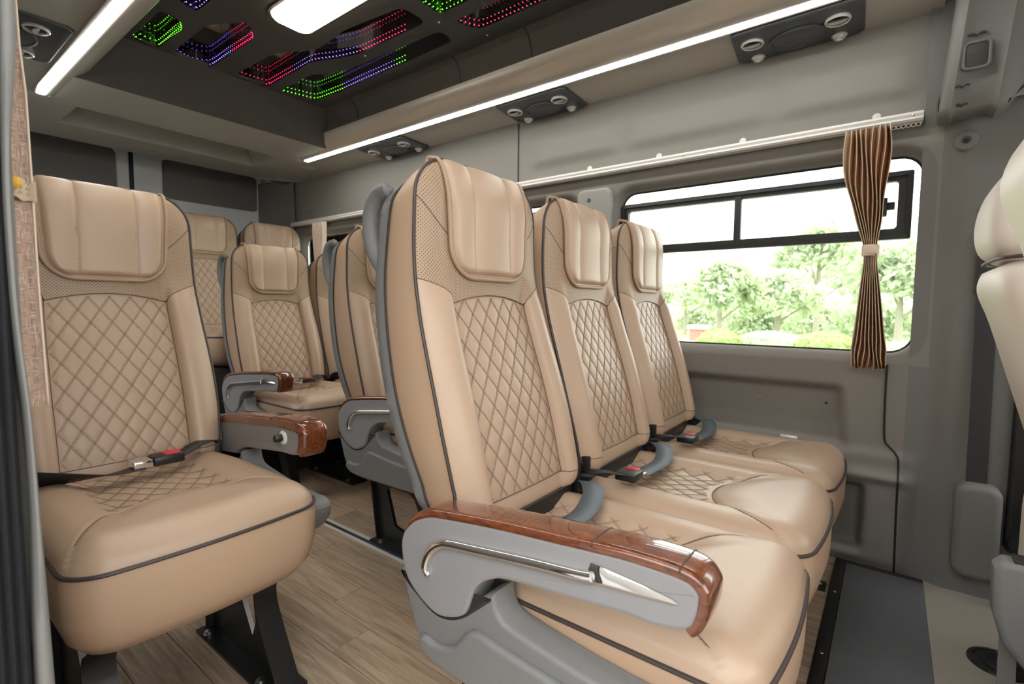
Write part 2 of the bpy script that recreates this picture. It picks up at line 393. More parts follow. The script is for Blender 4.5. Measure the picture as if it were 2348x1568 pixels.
def make_seat_meshes():
    S = SEATM
    # ---- outline loop of the front face (piping line)
    half = [(0, .45), (.05, .45), (.10, .45), (.15, .45)]
    for i in range(1, 7):
        a = math.pi/2*i/6; half.append((.15+.0655*math.sin(a), .505-.055*math.cos(a)))
    half += [(hw(z), z) for z in np.linspace(.53, 1.08, 26)]
    for i in range(0, 11):
        a = math.pi/2*i/10; half.append((.11+.09*math.cos(a), 1.09+.09*math.sin(a)))
    half += [(.06, 1.18), (0, 1.18)]
    loop = half + [(-y, z) for y, z in half[-2:0:-1]]
    F = [(xp(z), y, z) for y, z in loop]
    def rear(y, z): return (xr(z), y*.975, z-.03*sm(1.03, 1.18, z))
    R_ = [rear(y, z) for y, z in loop]
    C = np.array([0, 0, .85])
    Ls = []
    for k in range(7):
        t = k/6; row = []
        for f, r in zip(F, R_):
            p = np.array(f)*(1-t)+np.array(r)*t; n = p-np.array([p[0], 0, max(.6, min(1.05, p[2]))]); n = n/(np.linalg.norm(n)+1e-9)
            row.append(tuple(p+n*.005*math.sin(math.pi*t)))
        Ls.append(row)
    S['backrest'] = MB().loops(Ls).mesh('backrest', 'leather_side')
    S['back_piping'] = MB().tube([(p[0]+.002, p[1], p[2]+.001) for p in F], .0036, 8, closed=True).mesh('piping', 'piping_dark')
    # ---- plastic shell behind
    sh = [[(p[0]-.001, p[1]*1.01, p[2]+.002) for p in R_]]
    for t, g in ((.3, 1.03), (.8, 1.03), (1., .99)):
        sh.append([(xr(z)*(1-t)+xs_(z)*t, y*.965*g, (z-.03*sm(1.03, 1.18, z)-.006*t*sm(1., 1.18, z))) for y, z in loop])
    m = MB().loops(sh)
    n = len(loop); h = n//2
    L = [sh[-1][i] for i in range(0, h+1)]; R2 = [sh[-1][(n-i) % n] for i in range(0, h+1)]
    for i in range(h):
        a, b, c, d = L[i], L[i+1], R2[i+1], R2[i]
        k = 6
        for j in range(k):
            def lp(p, q, t): return tuple(np.array(p)*(1-t)+np.array(q)*t-np.array([.012*math.sin(math.pi*t), 0, 0]))
            m.add([lp(a, d, j/k), lp(b, c, j/k), lp(b, c, (j+1)/k), lp(a, d, (j+1)/k)], [(0, 1, 2, 3)])
    S['shell'] = m.mesh('backrest_shell', 'grey_plastic', sharp=50)
    S['shell_piping'] = MB().tube([(p[0], p[1]*1.012, p[2]+.002) for p in R_], .0028, 6, closed=True).mesh('shell_piping', 'piping_dark')
    # ---- quilted insert
    def ins(u, v):
        a = 2*u-1; z = Q0+v*(.895-Q0)
        for _ in range(3): y = a*wi(z); z = Q0+v*(arch(y)-Q0)
        e = min(1, (1-abs(a))*9)*min(1, v*14)*min(1, (1-v)*14)
        return (front(y, z)+qb(y, z, e)-.003, y, z)
    S['insert'] = MB().grid(ins, 104, 160).mesh('quilted_insert', 'leather', sharp=None)
    st = MB()
    for fam in (1, -1):
        for k in range(-20, 40):
            for off in (-.0017, .0017):
                path = []
                for z in np.linspace(Q0+.004, .905, 70):
                    y = DY*(k-fam*0-(z/DZ)*1)*1 if fam == 1 else DY*(k+z/DZ-22)
                    y += off
                    if abs(y) < wi(z)-.0015 and z < arch(y)-.0015: path.append((front(y, z)+qb(y, z)-.0026, y, z))
                if len(path) > 2: dashes(st, path, (1, 0, .2))
    S['insert_stitch'] = st.mesh('stitching', 'stitch_thread', sharp=None, fix=False)
    # ---- bolsters
    for sgn, nm in ((1, 'bolR'), (-1, 'bolL')):
        def bol(u, v):
            z = Q0+v*(.9-Q0)
            for _ in range(3):
                y = wi(z)+u*(hw(z)-wi(z)); lo = max(Q0-.0, zbot(y)); z = lo+v*(zl(y)-lo)
            return (front(y, z)-(.003 if u == 0 else 0), sgn*y, z)
        S[nm] = MB().grid(bol, 20, 60, flip=sgn > 0).mesh('side_bolster', 'leather', sharp=None)
    def lowp(u, v):
        y = (2*u-1)*.2165; lo = zbot(y); z = lo+v*(max(Q0, lo)-lo); return (front(y, z), y, z)
    S['low'] = MB().grid(lowp, 40, 6).mesh('lower_panel', 'leather', sharp=None)
    # ---- perforated head panel
    def head(u, v):
        a = 2*u-1; z = 1.
        for _ in range(4): y = a*min(hw(z), .2035 if z > .95 else .3); z = zl(y)+v*(ztop(y)-zl(y))
        return (front(y, z), y, z)
    S['head'] = MB().grid(head, 64, 46).mesh('head_panel', 'leather_perforated', sharp=None)
    # ---- seams
    sm_ = MB()
    def seam(pts, r=.0012): sm_.tube([(front(y, z)-.0002, y, z) for y, z in pts], r, 6)
    seam([(y, arch(y)) for y in np.linspace(-.126, .126, 40)])
    for s in (1, -1):
        seam([(s*y, zl(y)) for y in np.linspace(.126, .204, 24)])
        seam([(s*wi(z), z) for z in np.linspace(Q0, .885, 50)])
        seam([(s*y, 1.015+.085*((y-.11)/.09)**1.3) for y in np.linspace(.11, .199, 20)])
    seam([(y, Q0) for y in np.linspace(-.214, .214, 60)])
    S['seam'] = sm_.mesh('seam', 'seam_thread', sharp=None)
    # ---- headrest pad, slung over the top
    PH, PB, PR = .136, .940, .066
    def phw(dz):
        w0 = PH-.010*sm(.25, 0, dz)
        return w0 if dz >= PR else w0-PR+math.sqrt(max(0, PR*PR-(PR-dz)**2))
    path = []          # arc-length path: front face bottom to top, then over and down behind
    def padpt(y, s, th):
        L1 = 1.177-PB
        if s <= L1:
            z = PB+s; a = max(0, (z-1.085)/.109); x = front(y*.9, min(z, 1.10))-.052*(1-math.sqrt(max(0, 1-a*a))); return (x+th*math.sqrt(max(0, 1-a*a)), y, z+th*.35*a)
        a = (s-L1)/.04
        if a <= math.pi/2: return (front(y*.9, 1.10)-.0258-.024*math.sin(a)+th*.47*math.cos(a), y, 1.177+.006*math.sin(a)+th*.31)
        d = (a-math.pi/2)*.04
        return (front(y*.9, 1.10)-.0498-d*.5, y, 1.183+th*.31-d*1.9)
    ST = 1.177-PB+.04*math.pi/2+.016
    def puff(y, e):
        c = .020; w_ = .061
        f = abs(math.sin(math.pi*(abs(y)/(2*w_)))) if abs(y) > w_ else abs(math.cos(math.pi*y/(2*w_)))
        if abs(y) > w_: f = math.sin(math.pi*min(1, (abs(y)-w_)/(PH-w_)))
        return .002+.0098*max(0, f)**.30
    def pad(u, v):
        s = ST*v**1.25; a = 2*u-1; y = a*phw(max(.0006, s))
        e = max(0, min(1, ((1-abs(a))*PH-.010)/.013))*max(0, min(1, (s-.010)/.013)); e = math.sqrt(max(0, 1-(1-e)**2))
        return padpt(y, s, .004+(puff(y, 1))*e)
    S['pad'] = MB().grid(pad, 90, 90).mesh('headrest_pad', 'leather', sharp=None)
    out = []
    for s in np.linspace(ST, PR, 30): out.append((PH if False else phw(s), s))
    for a in np.linspace(0, math.pi/2, 12)[1:]: out.append((phw(PR)-PR+PR*math.cos(a), PR-PR*math.sin(a)))
    out = out+[(-y, s) for y, s in out[::-1]]
    S['pad_binding'] = MB().tube([padpt(y, max(0, s), .006) for y, s in out], .0048, 8).mesh('binding', 'leather_edge', sharp=None)
    ps = MB()
    for s in (1, -1):
        dashes(ps, [padpt(s*.061, q, .0078) for q in np.linspace(.012, .23, 60)], (1, 0, 0), wd=.0007)
    S['pad_stitch'] = ps.mesh('stitching', 'stitch_thread', sharp=None, fix=False)
    ps = MB()
    inn = [(y*(1-.008/PH), s+.008*(1-abs(y)/PH)) for y, s in out]
    dashes(ps, [tuple(np.array(padpt(y, max(0.004, s), .0052))) for y, s in inn if s < .235], (1, 0, 0), wd=.0007)
    S['pad_stitch2'] = ps.mesh('edge_stitching', 'stitch_light', sharp=None, fix=False)
    # ---- cushion
    HC, XR, ZP = .2200, .07, .418
    def chw(x): return HC-.022*sm(.30, .07, x)
    def xf(y):
        t = max(0, (abs(y)/HC-.74)/.26); return .655-.018*(abs(y)/HC)**2-.052*(1-math.sqrt(max(0, 1-min(1, t)**2)))
    def xseam(y): return .405+.125*min(1.3, abs(y)/.17)**2.2
    def ctop(x, y, q=True):
        h = chw(x); d1 = (h-abs(y))/.055; d2 = (xf(y)-x)/.07
        f = 1
        for d in (d1, d2):
            d = max(0, min(1, d)); f *= math.sqrt(1-(1-d)**2)
        inner = .016+.026*sm(.085, .15, abs(y))
        k = sm(-.05, .10, x-xseam(y)); hgt = inner*(1-k)+.050*k
        z = ZP+f*hgt-.0045*math.exp(-((x-xseam(y))/.006)**2)
        if q and abs(y) < .122 and x < xseam(y)-.006:
            e = min(1, (.122-abs(y))/.012)*min(1, (xseam(y)-.006-x)/.012)
            z += qc(x, y)*e
        return z
    def qc(x, y): return quilt(y/DY+x/DZ, y/DY-x/DZ, .0036)
    def cus(u, v):
        a = 2*u-1; x = XR+v*.5
        for _ in range(3): y = a*chw(min(x, .5)); x = XR+v*(xf(y)-XR)
        return (x, y, ctop(x, y))
    S['cushion_top'] = MB().grid(cus, 112, 150).mesh('cushion_top', 'leather', sharp=None)
    edge = [(x, -chw(x)) for x in np.linspace(XR, xf(HC)-.005, 16)] + [(xf(a*HC), a*HC) for a in np.sin(np.linspace(-math.pi/2, math.pi/2, 40))] + [(x, chw(x)) for x in np.linspace(xf(HC)-.005, XR, 16)]
    Lc = []
    for dz, ins_ in ((0, .0), (-.02, -.004), (-.08, -.003), (-.125, .008), (-.155, .03), (-.165, .06)):
        Lc.append([(x-ins_*sm(.1, .6, x), y*(1-ins_/.25), ZP+dz+(.02*(1-sm(.1, .45, x)) if dz < -.1 else 0)) for x, y in edge])
    S['cushion'] = MB().loops(Lc, closed=True, cap1=True).mesh('cushion', 'leather_side')
    S['cushion_piping'] = MB().tube([(x+.002*(x > .5), y*1.004, ZP-.001) for x, y in edge], .0038, 8).mesh('piping', 'piping_dark')
    cs = MB()
    cs.tube([(xseam(y), y, ctop(xseam(y), y, False)+.0018) for y in np.linspace(-.195, .195, 60)], .0012, 6)
    S['cushion_seam'] = cs.mesh('seam', 'seam_thread', sharp=None)
    st = MB()
    for fam in (1, -1):
        for k in range(-14, 26):
            for off in (-.0017, .0017):
                path = []
                for x in np.linspace(.10, .43, 50):
                    y = DY*(k-x/DZ)+off if fam == 1 else DY*(k-12+x/DZ)+off
                    if abs(y) < .118 and x < xseam(y)-.01: path.append((x, y, ctop(x, y)+.0004))
                if len(path) > 2: dashes(st, path, (0, 0, 1))
    S['cushion_stitch'] = st.mesh('stitching', 'stitch_thread', sharp=None, fix=False)
    # ---- armrest (outer face at y=-.286) and side cover
    def sc(P): return [((-.757+x)*.967+.757, .88+(z-.88)*.967+.03) for x, z in P]
    arm = sc([(.04, .434), (.052, .465), (.076, .488), (.11, .505), (.15, .514), (.273, .53), (.391, .541), (.442, .546), (.489, .55), (.532, .551), (.563, .55), (.58, .546), (.589, .537), (.591, .53), (.589, .509), (.583, .491), (.576, .483), (.555, .476), (.53, .472), (.491, .471), (.419, .463), (.336, .454), (.29, .448), (.268, .441), (.244, .427), (.227, .409), (.217, .386), (.21, .367), (.199, .352), (.176, .339), (.145, .330), (.121, .332), (.088, .346), (.058, .369), (.045, .398)])
    arm = [tuple(p) for p in spline(arm, 3, True)]
    for sgn, sfx in ((-1, ''), (1, '_m')):
        S['arm'+sfx] = plate(MB(), arm, sgn*.286, sgn*.224, .0065, seg=2).mesh('armrest', 'grey_smooth', sharp=30)
        S['armbev'+sfx] = plate(MB(), [(x*.88+.035, .478+(z-.478)*.72-.002) for x, z in arm if True], sgn*.2875, sgn*.28, .0012).mesh('face_plate', 'grey_smooth', sharp=30)
        # wood cap: strip along the top edge and round the front end
        capl = [p for p in spline(sc([(.052, .465), (.076, .488), (.11, .505), (.15, .514), (.273, .53), (.391, .541), (.442, .546), (.489, .55), (.532, .551), (.563, .55), (.580, .546), (.589, .537), (.591, .53), (.589, .509), (.583, .491), (.576, .483)]), 5)]
        nC = len(capl); m = MB(); rows = []
        for i, p in enumerate(capl):
            a = capl[max(0, i-1)]; b = capl[min(nC-1, i+1)]; d = (b-a)/np.linalg.norm(b-a); nn = np.array([-d[1], d[0]])
            t = i/(nC-1); up = .008*sm(0, .12, t)+.002
            row = []
            for yy, hh in ((.2862, -.003), (.2870, .0), (.2866, up*.5), (.2835, up*.86), (.277, up), (.25, up*1.03), (.232, up), (.2245, up*.8), (.2212, up*.3), (.2212, -.012)):
                q = p+nn*hh; row.append((q[0], sgn*yy, q[1]))
            rows.append(row)
        m.loops(rows, cap0=True, cap1=True); S['cap'+sfx] = m.mesh('wood_cap', 'burl_wood', sharp=60)
        # joints across the wood cap
        for ji, i in enumerate((int(nC*.40), int(nC*.60))):
            jm = MB()
            p = capl[i]; a = capl[i-1]; b = capl[i+1]; d = (b-a)/np.linalg.norm(b-a); nn = np.array([-d[1], d[0]])
            jm.tube([(p[0]+nn[0]*(.0108*max(0, math.sin(t))**.3-.0002), sgn*(.2545+.0333*math.cos(t)), p[1]+nn[1]*(.0108*max(0, math.sin(t))**.3-.0002)) for t in np.linspace(.1, math.pi-.1, 14)], .0011, 6)
            S['joint%d' % ji+sfx] = jm.mesh('cap_joint', 'piping_dark', sharp=None)
        # chrome inlay: hooked rod running into a spear
        rod = spline(sc([(.117, .399), (.111, .411), (.116, .430), (.128, .449), (.148, .465), (.172, .473), (.228, .481), (.34, .496), (.421, .505), (.445, .509)]), 6)
        m = MB().tube([(x, sgn*.2885, z) for x, z in rod], [.0058+.0024*sm(0, 8, i) for i in range(len(rod))], 8, flat=1)
        sp = sc([(.437, .513), (.442, .528), (.469, .526), (.514, .5225), (.555, .518), (.565, .514), (.556, .511), (.488, .503), (.437, .499)])
        c_ = sc([(.47, .512)])[0]
        n_ = len(sp); v = [(x, sgn*.2875, z) for x, z in sp]+[(c_[0], sgn*.297, c_[1]), (sp[5][0]-.008, sgn*.289, sp[5][1])]
        f = [(i, (i+1) % n_, n_) for i in range(n_) if i not in (3, 4, 5, 6)]+[(3, 4, n_+1), (4, 5, n_+1), (5, 6, n_+1), (3, n_+1, n_), (n_+1, 6, n_), (6, 7, n_)]
        m.add(v, f); S['inlay'+sfx] = m.mesh('chrome_inlay', 'chrome', sharp=50)
        cov = spline(sc([(.036, .388), (.052, .371), (.090, .350), (.122, .336), (.148, .335), (.176, .344), (.200, .360), (.217, .378), (.238, .398), (.262, .412)]), 3)
        cov = [tuple(p) for p in cov]+[tuple(p) for p in spline([(.283, .436), (.300, .418), (.36, .408), (.45, .398), (.56, .392), (.60, .392), (.622, .375), (.60, .335), (.56, .30), (.50, .290), (.40, .285), (.28, .283), (.165, .284), (.115, .300), (.09, .335)], 3)]
        S['cover'+sfx] = plate(MB(), cov, sgn*.281, sgn*.224, .008, seg=4).mesh('side_cover', 'grey_plastic', sharp=30)
        low = [tuple(p) for p in spline([(.24, .385), (.31, .382), (.45, .372), (.57, .372), (.60, .355), (.585, .325), (.53, .298), (.30, .289), (.16, .29), (.115, .31), (.125, .33), (.16, .328), (.2, .342)], 4, True)]
        S['coverp'+sfx] = plate(MB(), low, sgn*.2925, sgn*.275, .008, seg=4).mesh('cover_panel', 'grey_plastic', sharp=30)
    S['knob'] = MB().lathe([(.0001, 0), (.0095, 0), (.0095, -.014), (.008, -.0165), (.0001, -.0165)], (.508, .2195, .555), (0, 1, 0), 20).mesh('recline_knob', 'black_plastic')
    S['knob_ring'] = MB().lathe([(.0001, 0), (.017, 0), (.017, -.003), (.014, -.0045), (.0001, -.0045)], (.511, .2245, .555), (0, 1, 0), 24).mesh('knob_ring', 'rail_white')
    # ---- legs
    web = [(.21, .006), (.60, .006), (.56, .06), (.505, .15), (.492, .20), (.497, .285), (.425, .285), (.452, .115), (.436, .075), (.295, .285), (.205, .285), (.205, .1)]
    for i, (y, nm) in enumerate(((.155, 'legR'), (-.155, 'legL'))):
        m = plate(MB(), web, y-.004, y+.004, .001, seg=1)
        fl = spline([(.602, .006), (.575, .045), (.512, .145), (.493, .195), (.505, .235), (.545, .265), (.552, .288)], 4)
        m.loops([[(p[0]+dx, y+yy, p[1]) for dx, yy in ((0, -.026), (.005, -.026), (.005, .026), (0, .026))] for p in fl], cap0=True, cap1=True)
        m.loops([[(x+dx, y+yy, z) for dx, yy in ((-.005, -.022), (0, -.022), (0, .022), (-.005, .022))] for x, z in ((.212, .006), (.206, .1), (.206, .285))], cap0=True, cap1=True)
        m.box(.195, .60, y-.042, y+.042, .0, .008)
        m.box(.20, .56, y-.03, y+.03, .275, .292)
        S[nm] = m.mesh('leg', 'black_steel', sharp=30)
        S[nm+'e'] = MB().loops([[(x+dx, y+yy, z) for dx, yy in ((-.0015, -.0052), (.0015, -.0052), (.0015, .0052), (-.0015, .0052))] for x, z in ((.300, .278), (.436, .078))], cap0=True, cap1=True).mesh('bare_edge', 'aluminium')
        for j, (bx, by) in enumerate(((.24, -.027), (.52, -.027))):
            S[nm+'b%d' % j] = MB().lathe([(.0001, 0), (.013, 0), (.013, .003), (.009, .004), (.009, .009), (.0055, .0105), (.0001, .0105)], (bx, y+by*(1 if y < 0 else 1), .008), (0, 0, 1), 12).mesh('bolt', 'steel_bolt')
    hole = [(.180, .20), (.222, .075), (.36, .045), (.395, .07), (.33, .20), (.30, .215), (.20, .215)]
    outer_ = [(.098, .288), (.140, .006), (.40, .006), (.49, .006), (.42, .25), (.40, .288), (.25, .288)]
    for y, nm in ((.155, 'blegR'), (-.155, 'blegL')):
        m = MB()
        A0 = [[(x, y+s_, z) for x, z in P] for P, s_ in ((outer_, -.006), (hole, -.006), (hole, .006), (outer_, .006))]
        m.loops(A0+[A0[0]])
        m.loops([[(x+dx, y+yy, z) for dx, yy in ((-.005, -.022), (0, -.022), (0, .022), (-.005, .022))] for x, z in ((.140, .006), (.098, .288))], cap0=True, cap1=True)
        m.loops([[(x+dx, y+yy, z) for dx, yy in ((0, -.022), (.005, -.022), (.005, .022), (0, .022))] for x, z in ((.49, .006), (.42, .25), (.40, .288))], cap0=True, cap1=True)
        m.box(.12, .52, y-.042, y+.042, 0, .008); m.box(.11, .50, y-.03, y+.03, .275, .292)
        S[nm] = m.mesh('leg', 'black_steel', sharp=30)
        for j, bx in enumerate((.17, .46)):
            S[nm+'b%d' % j] = MB().lathe([(.0001, 0), (.013, 0), (.013, .003), (.009, .004), (.009, .009), (.0055, .0105), (.0001, .0105)], (bx, y-.027, .008), (0, 0, 1), 12).mesh('bolt', 'steel_bolt')
    # ---- recliner block between backrest and cushion
    S['hinge'] = MB().box(.03, .15, -.19, .19, .30, .455).mesh('seat_frame', 'black_steel', bevel=.01)
    for s in (1, -1): S['hinge%d' % s] = MB().box(.10, .16, s*.2-.008, s*.2+.008, .36, .50).mesh('hinge_bracket', 'black_steel', bevel=.003)
    # ---- grab handle on the aisle side of the shell
    hp = spline([(-.085, 1.118), (-.118, 1.112), (-.139, 1.09), (-.147, 1.055), (-.141, 1.016), (-.126, .985), (-.10, .955)], 6)
    for sgn, sfx in ((-1, ''), (1, '_m')):
        S['handle'+sfx] = MB().tube([(x, sgn*.185, z) for x, z in hp], .0125, 12, flat=1.5).mesh('grab_handle', 'grey_plastic', sharp=None)
    # ---- lap belts
    def strap(pts, wdir, w=.024, th=.0012, n=6):
        P = spline(pts, n); m = MB(); Ls = []
        W_ = spline(wdir, n)
        for p, d in zip(P, W_):
            p = Vector(p); d = Vector(d).normalized()*w; nn = Vector((0, 0, th)); Ls.append([p-d-nn, p+d-nn, p+d+nn, p-d+nn])
        return m.loops(Ls, cap0=True, cap1=True)
    # variant 0 (window row of three): buckle stalk on the near side, strap running back across
    S['strap0'] = strap([(.13, .21, .44), (.175, .205, .478), (.23, .14, .484), (.255, .05, .470), (.25, -.05, .470), (.25, -.10, .474)], [(.9, .4, 0), (.9, .35, 0), (.8, .5, 0), (1, .2, 0), (1, 0, 0), (1, 0, 0)]).mesh('belt_strap', 'belt_grey', sharp=None)
    S['stalk0'] = strap([(.12, -.215, .44), (.17, -.218, .492), (.22, -.20, .498), (.245, -.175, .49)], [(1, .1, 0), (1, 0, 0), (1, -.2, 0), (1, 0, 0)], .021).mesh('belt_stalk', 'belt_black', sharp=None)
    S['buckle0'] = MB().box(.222, .276, -.185, -.125, .476, .497).mesh('buckle', 'black_plastic', bevel=.005)
    S['button0'] = MB().box(.232, .266, -.140, -.1235, .486, .4985).mesh('release_button', 'button_red', bevel=.002)
    S['latch0'] = MB().box(.226, .272, -.125, -.095, .478, .484).mesh('latch_plate', 'chrome', bevel=.002)
    # variant 1 (single seats): dark belt lying across the back of the cushion
    S['strap1'] = strap([(.15, -.215, .46), (.18, -.20, .475), (.215, -.14, .474), (.235, -.06, .466), (.228, .0, .468)], [(.3, -.1, .95), (.35, -.1, .9), (.6, -.2, .6), (1, 0, .2), (1, .1, 0)], .023).mesh('belt_strap', 'belt_black', sharp=None)
    S['stalk1'] = strap([(.225, .075, .474), (.195, .13, .488), (.16, .175, .484), (.12, .20, .45)], [(1, .2, 0), (1, .5, 0), (1, .6, 0), (1, .4, 0)], .02).mesh('belt_stalk', 'belt_black', sharp=None)
    S['buckle1'] = MB().box(.20, .252, .018, .085, .466, .489).mesh('buckle', 'black_plastic', bevel=.006)
    S['button1'] = MB().box(.209, .243, .046, .080, .478, .4905).mesh('release_button', 'button_red', bevel=.002)
    S['latch1'] = MB().box(.203, .250, -.022, .018, .467, .486).mesh('latch_plate', 'chrome', bevel=.004)
make_seat_meshes()

def seat(label, x, y, z=0, arm=None, handle=None, belt=0, legs=2, group=None, adz=0., adx=0., cdx=0., cdz=.022, knob=False):
    S = SEATM
    t = thing('passenger_seat', label, 'seat', (x, y, z), group)
    def k(nm, par):
        o = link(S[nm].name.split('.')[0], S[nm], par)
        if 'stitch' in nm or 'seam' in nm: o['kind'] = 'stuff'
        return o
    sh = k('shell', t); k('shell_piping', sh)
    if handle: k('handle'+('' if handle < 0 else '_m'), sh)
    b = k('backrest', t)
    for q in ('back_piping', 'insert', 'insert_stitch', 'bolL', 'bolR', 'low', 'head', 'seam'): k(q, b)
    p = k('pad', t); k('pad_binding', p); k('pad_stitch', p); k('pad_stitch2', p)
    c = k('cushion', t); c.location = (cdx, 0, cdz)
    for q in ('cushion_top', 'cushion_piping', 'cushion_seam', 'cushion_stitch'): k(q, c)
    fr = k('hinge', t); k('hinge1', fr); k('hinge-1', fr)
    if arm:
        s = '' if arm < 0 else '_m'
        a = k('arm'+s, t); a.location = (adx, 0, adz)
        w_ = k('cap'+s, a); w_['label'] = 'glossy burl wood armrest cap'
        k('joint0'+s, a); k('joint1'+s, a); k('inlay'+s, a)
        if knob: k('knob_ring', a); k('knob', a)
        cv = k('cover'+s, t); cv.location = (-.04 if arm > 0 else 0, 0, adz+(.022 if arm > 0 else 0)); k('coverp'+s, cv)
    if legs:
        for nm in (('legR', 'legL') if legs == 1 else ('blegR', 'blegL')):
            l = k(nm, t); k(nm+'b0', l); k(nm+'b1', l)
            if legs == 1: k(nm+'e', l)
    if belt is not None:
        k('strap%d' % belt, t).location.z = cdz; k('stalk%d' % belt, t).location.z = cdz; bu = k('buckle%d' % belt, t); bu.location.z = cdz; k('button%d' % belt, bu); k('latch%d' % belt, bu)
    return t
GR = 'passenger seats'
AY = .866
seat('beige quilted seat with wood-capped armrest, nearest of the front row of three', -.757, AY, arm=-1, handle=-1, belt=0, group=GR, adz=-.03, cdx=.010, cdz=-.026)
seat('beige quilted seat in the middle of the front row of three', -.757, AY+.45, belt=0, group=GR, cdx=.010, cdz=-.026)
seat('beige quilted seat of the front row of three beside the window', -.757, AY+.90, belt=0, group=GR, cdx=.010, cdz=-.026)
seat('single beige quilted seat behind the door pillar at the left', -1.64, .395, arm=1, legs=1, belt=1, group=GR, knob=True, adx=-.045)
seat('aisle seat of the second row, mostly hidden behind the nearest seat back', -1.635, AY+.45, arm=-1, handle=-1, belt=1, group=GR)
seat('window seat of the second row, hidden behind the front row', -1.635, AY+.90, belt=1, group=GR)
seat('aisle seat of the third row with grey armrest, across the aisle', -2.58, AY+.45, arm=-1, handle=-1, belt=1, group=GR)
seat('window seat of the third row, half hidden by the second row aisle seat', -2.58, AY+.90, belt=1, group=GR)
seat('raised rear bench seat nearest the rear window curtain', -3.52, 1.81, .262, legs=False, belt=None, group=GR)
seat('raised rear bench seat in the middle of the back row', -3.52, 1.36, .262, legs=False, belt=None, group=GR)

# ================================================================== the van shell
YL, YR, XB, XF = .10, 2.10, -4.21, 1.75          # near wall, window wall, rear doors, windscreen
YC = 1.175
# ---- floor with planks
fl = MB().box(XB, XF, .0, 2.12, -.04, -.006).build('floor', 'carpet_dark'); struct(fl, 'wood plank floor of the passenger cabin', 'floor')
pk = {}
def plank_mesh(L):
    L = round(L, 3)
    if L not in pk: pk[L] = MB().box(.0007, L-.0007, .0007, .1143, -.006, 0).mesh('plank', 'floor_plank', bevel=.0006, bseg=1)
    return pk[L]
x_front, x_back = -.117, -2.48
starts = {6: -1.28, 5: -1.093, 4: -1.40, 3: -1.75, 7: -1.6, 2: -1.2}
for r in range(18):
    y0 = .115*r+.0; y1 = y0+.115
    if y1 > 2.11: break
    s = starts.get(r-1, -1.9+((r*.37) % 1.2)); cuts = sorted([x_back, x_front]+[c for c in (s-1.22, s, s+1.22) if x_back+.05 < c < x_front-.05])
    for a, b in zip(cuts, cuts[1:]):
        o = link('plank', plank_mesh(b-a), fl); o.location = (a, y0, 0)
ms = MB().box(-.085, .122, .12, 2.04, -.006, .004).build('floor_mat', 'mat_grey', bevel=.002); tag(ms, 'dark blue-grey rubber mat strip along the front edge of the floor', 'mat')
et = thing('floor_edge_trim', 'black metal edge trim between the wood floor and the grey mat', 'trim', (-.12, 1.1, 0))
MB().box(-.1165, -.086, .12, 2.04, -.006, .007).build('trim_strip', 'black_plastic', et, bevel=.002)
for yy in (.6, 1.45, 1.80):
    MB().lathe([(.0001, 0), (.005, 0), (.004, .0015), (.0001, .0015)], (-.101, yy, .007), (0, 0, 1), 12).build('screw', 'steel_bolt', et)
tb = thing('seat_anchor_plate', 'black anchor plate with steel tab on the wood floor by the window wall', 'bracket', (-.2, 1.815, 0))
MB().box(-.30, -.125, 1.79, 1.84, 0, .012).build('anchor_base', 'black_steel', tb, bevel=.002); MB().box(-.22, -.15, 1.805, 1.825, .012, .016).build('steel_tab', 'aluminium', tb, bevel=.001)
MB().lathe([(.0001, 0), (.006, 0), (.0045, .004), (.0001, .004)], (-.14, 1.815, .012), (0, 0, 1), 10).build('screw', 'steel_bolt', tb)
cf = MB().box(.122, XF, .0, 2.12, -.006, .0).build('floor_cab', 'cab_floor'); struct(cf, 'grey-beige cab floor covering in front of the mat', 'floor')
sp = thing('floor_grille', 'oval black grille set in the cab floor', 'grille', (.255, 1.685, .0))
MB().lathe([(.0001, 0), (.062, 0), (.060, .006), (.050, .008), (.048, .005), (.0001, .005)], (.255, 1.685, 0), (0, 0, 1), 32).build('grille_rim', 'black_plastic', sp)
MB().lathe([(.0001, 0), (.034, 0), (.032, .004), (.026, .004), (.025, .002), (.0001, .002)], (.255, 1.685, .005), (0, 0, 1), 32).build('grille_disc', 'black_rubber', sp)
rl = thing('floor_rail', 'aluminium seat rail sunk along the plank floor of the aisle', 'rail', (-1.4, 1.112, 0))
for a, b in ((1.090, 1.103), (1.121, 1.136)): MB().box(-2.46, -.2, a, b, 0, .004).build('rail_flange', 'aluminium', rl, bevel=.001)
MB().box(-2.46, -.2, 1.103, 1.121, 0, .0015).build('rail_groove', 'frame_black', rl)
pf = MB().box(XB, -2.48, .10, 2.1, -.006, .262).build('platform', 'carpet_dark', bevel=.01); struct(pf, 'dark carpeted platform under the rear bench', 'platform')
bb = thing('bench_base', 'dark box base under the rear bench seats', 'base', (-3.2, 1.58, .262))
MB().box(-3.34, -2.93, 1.16, 2.02, .262, .525).build('base_box', 'carpet_dark', bb, bevel=.01)

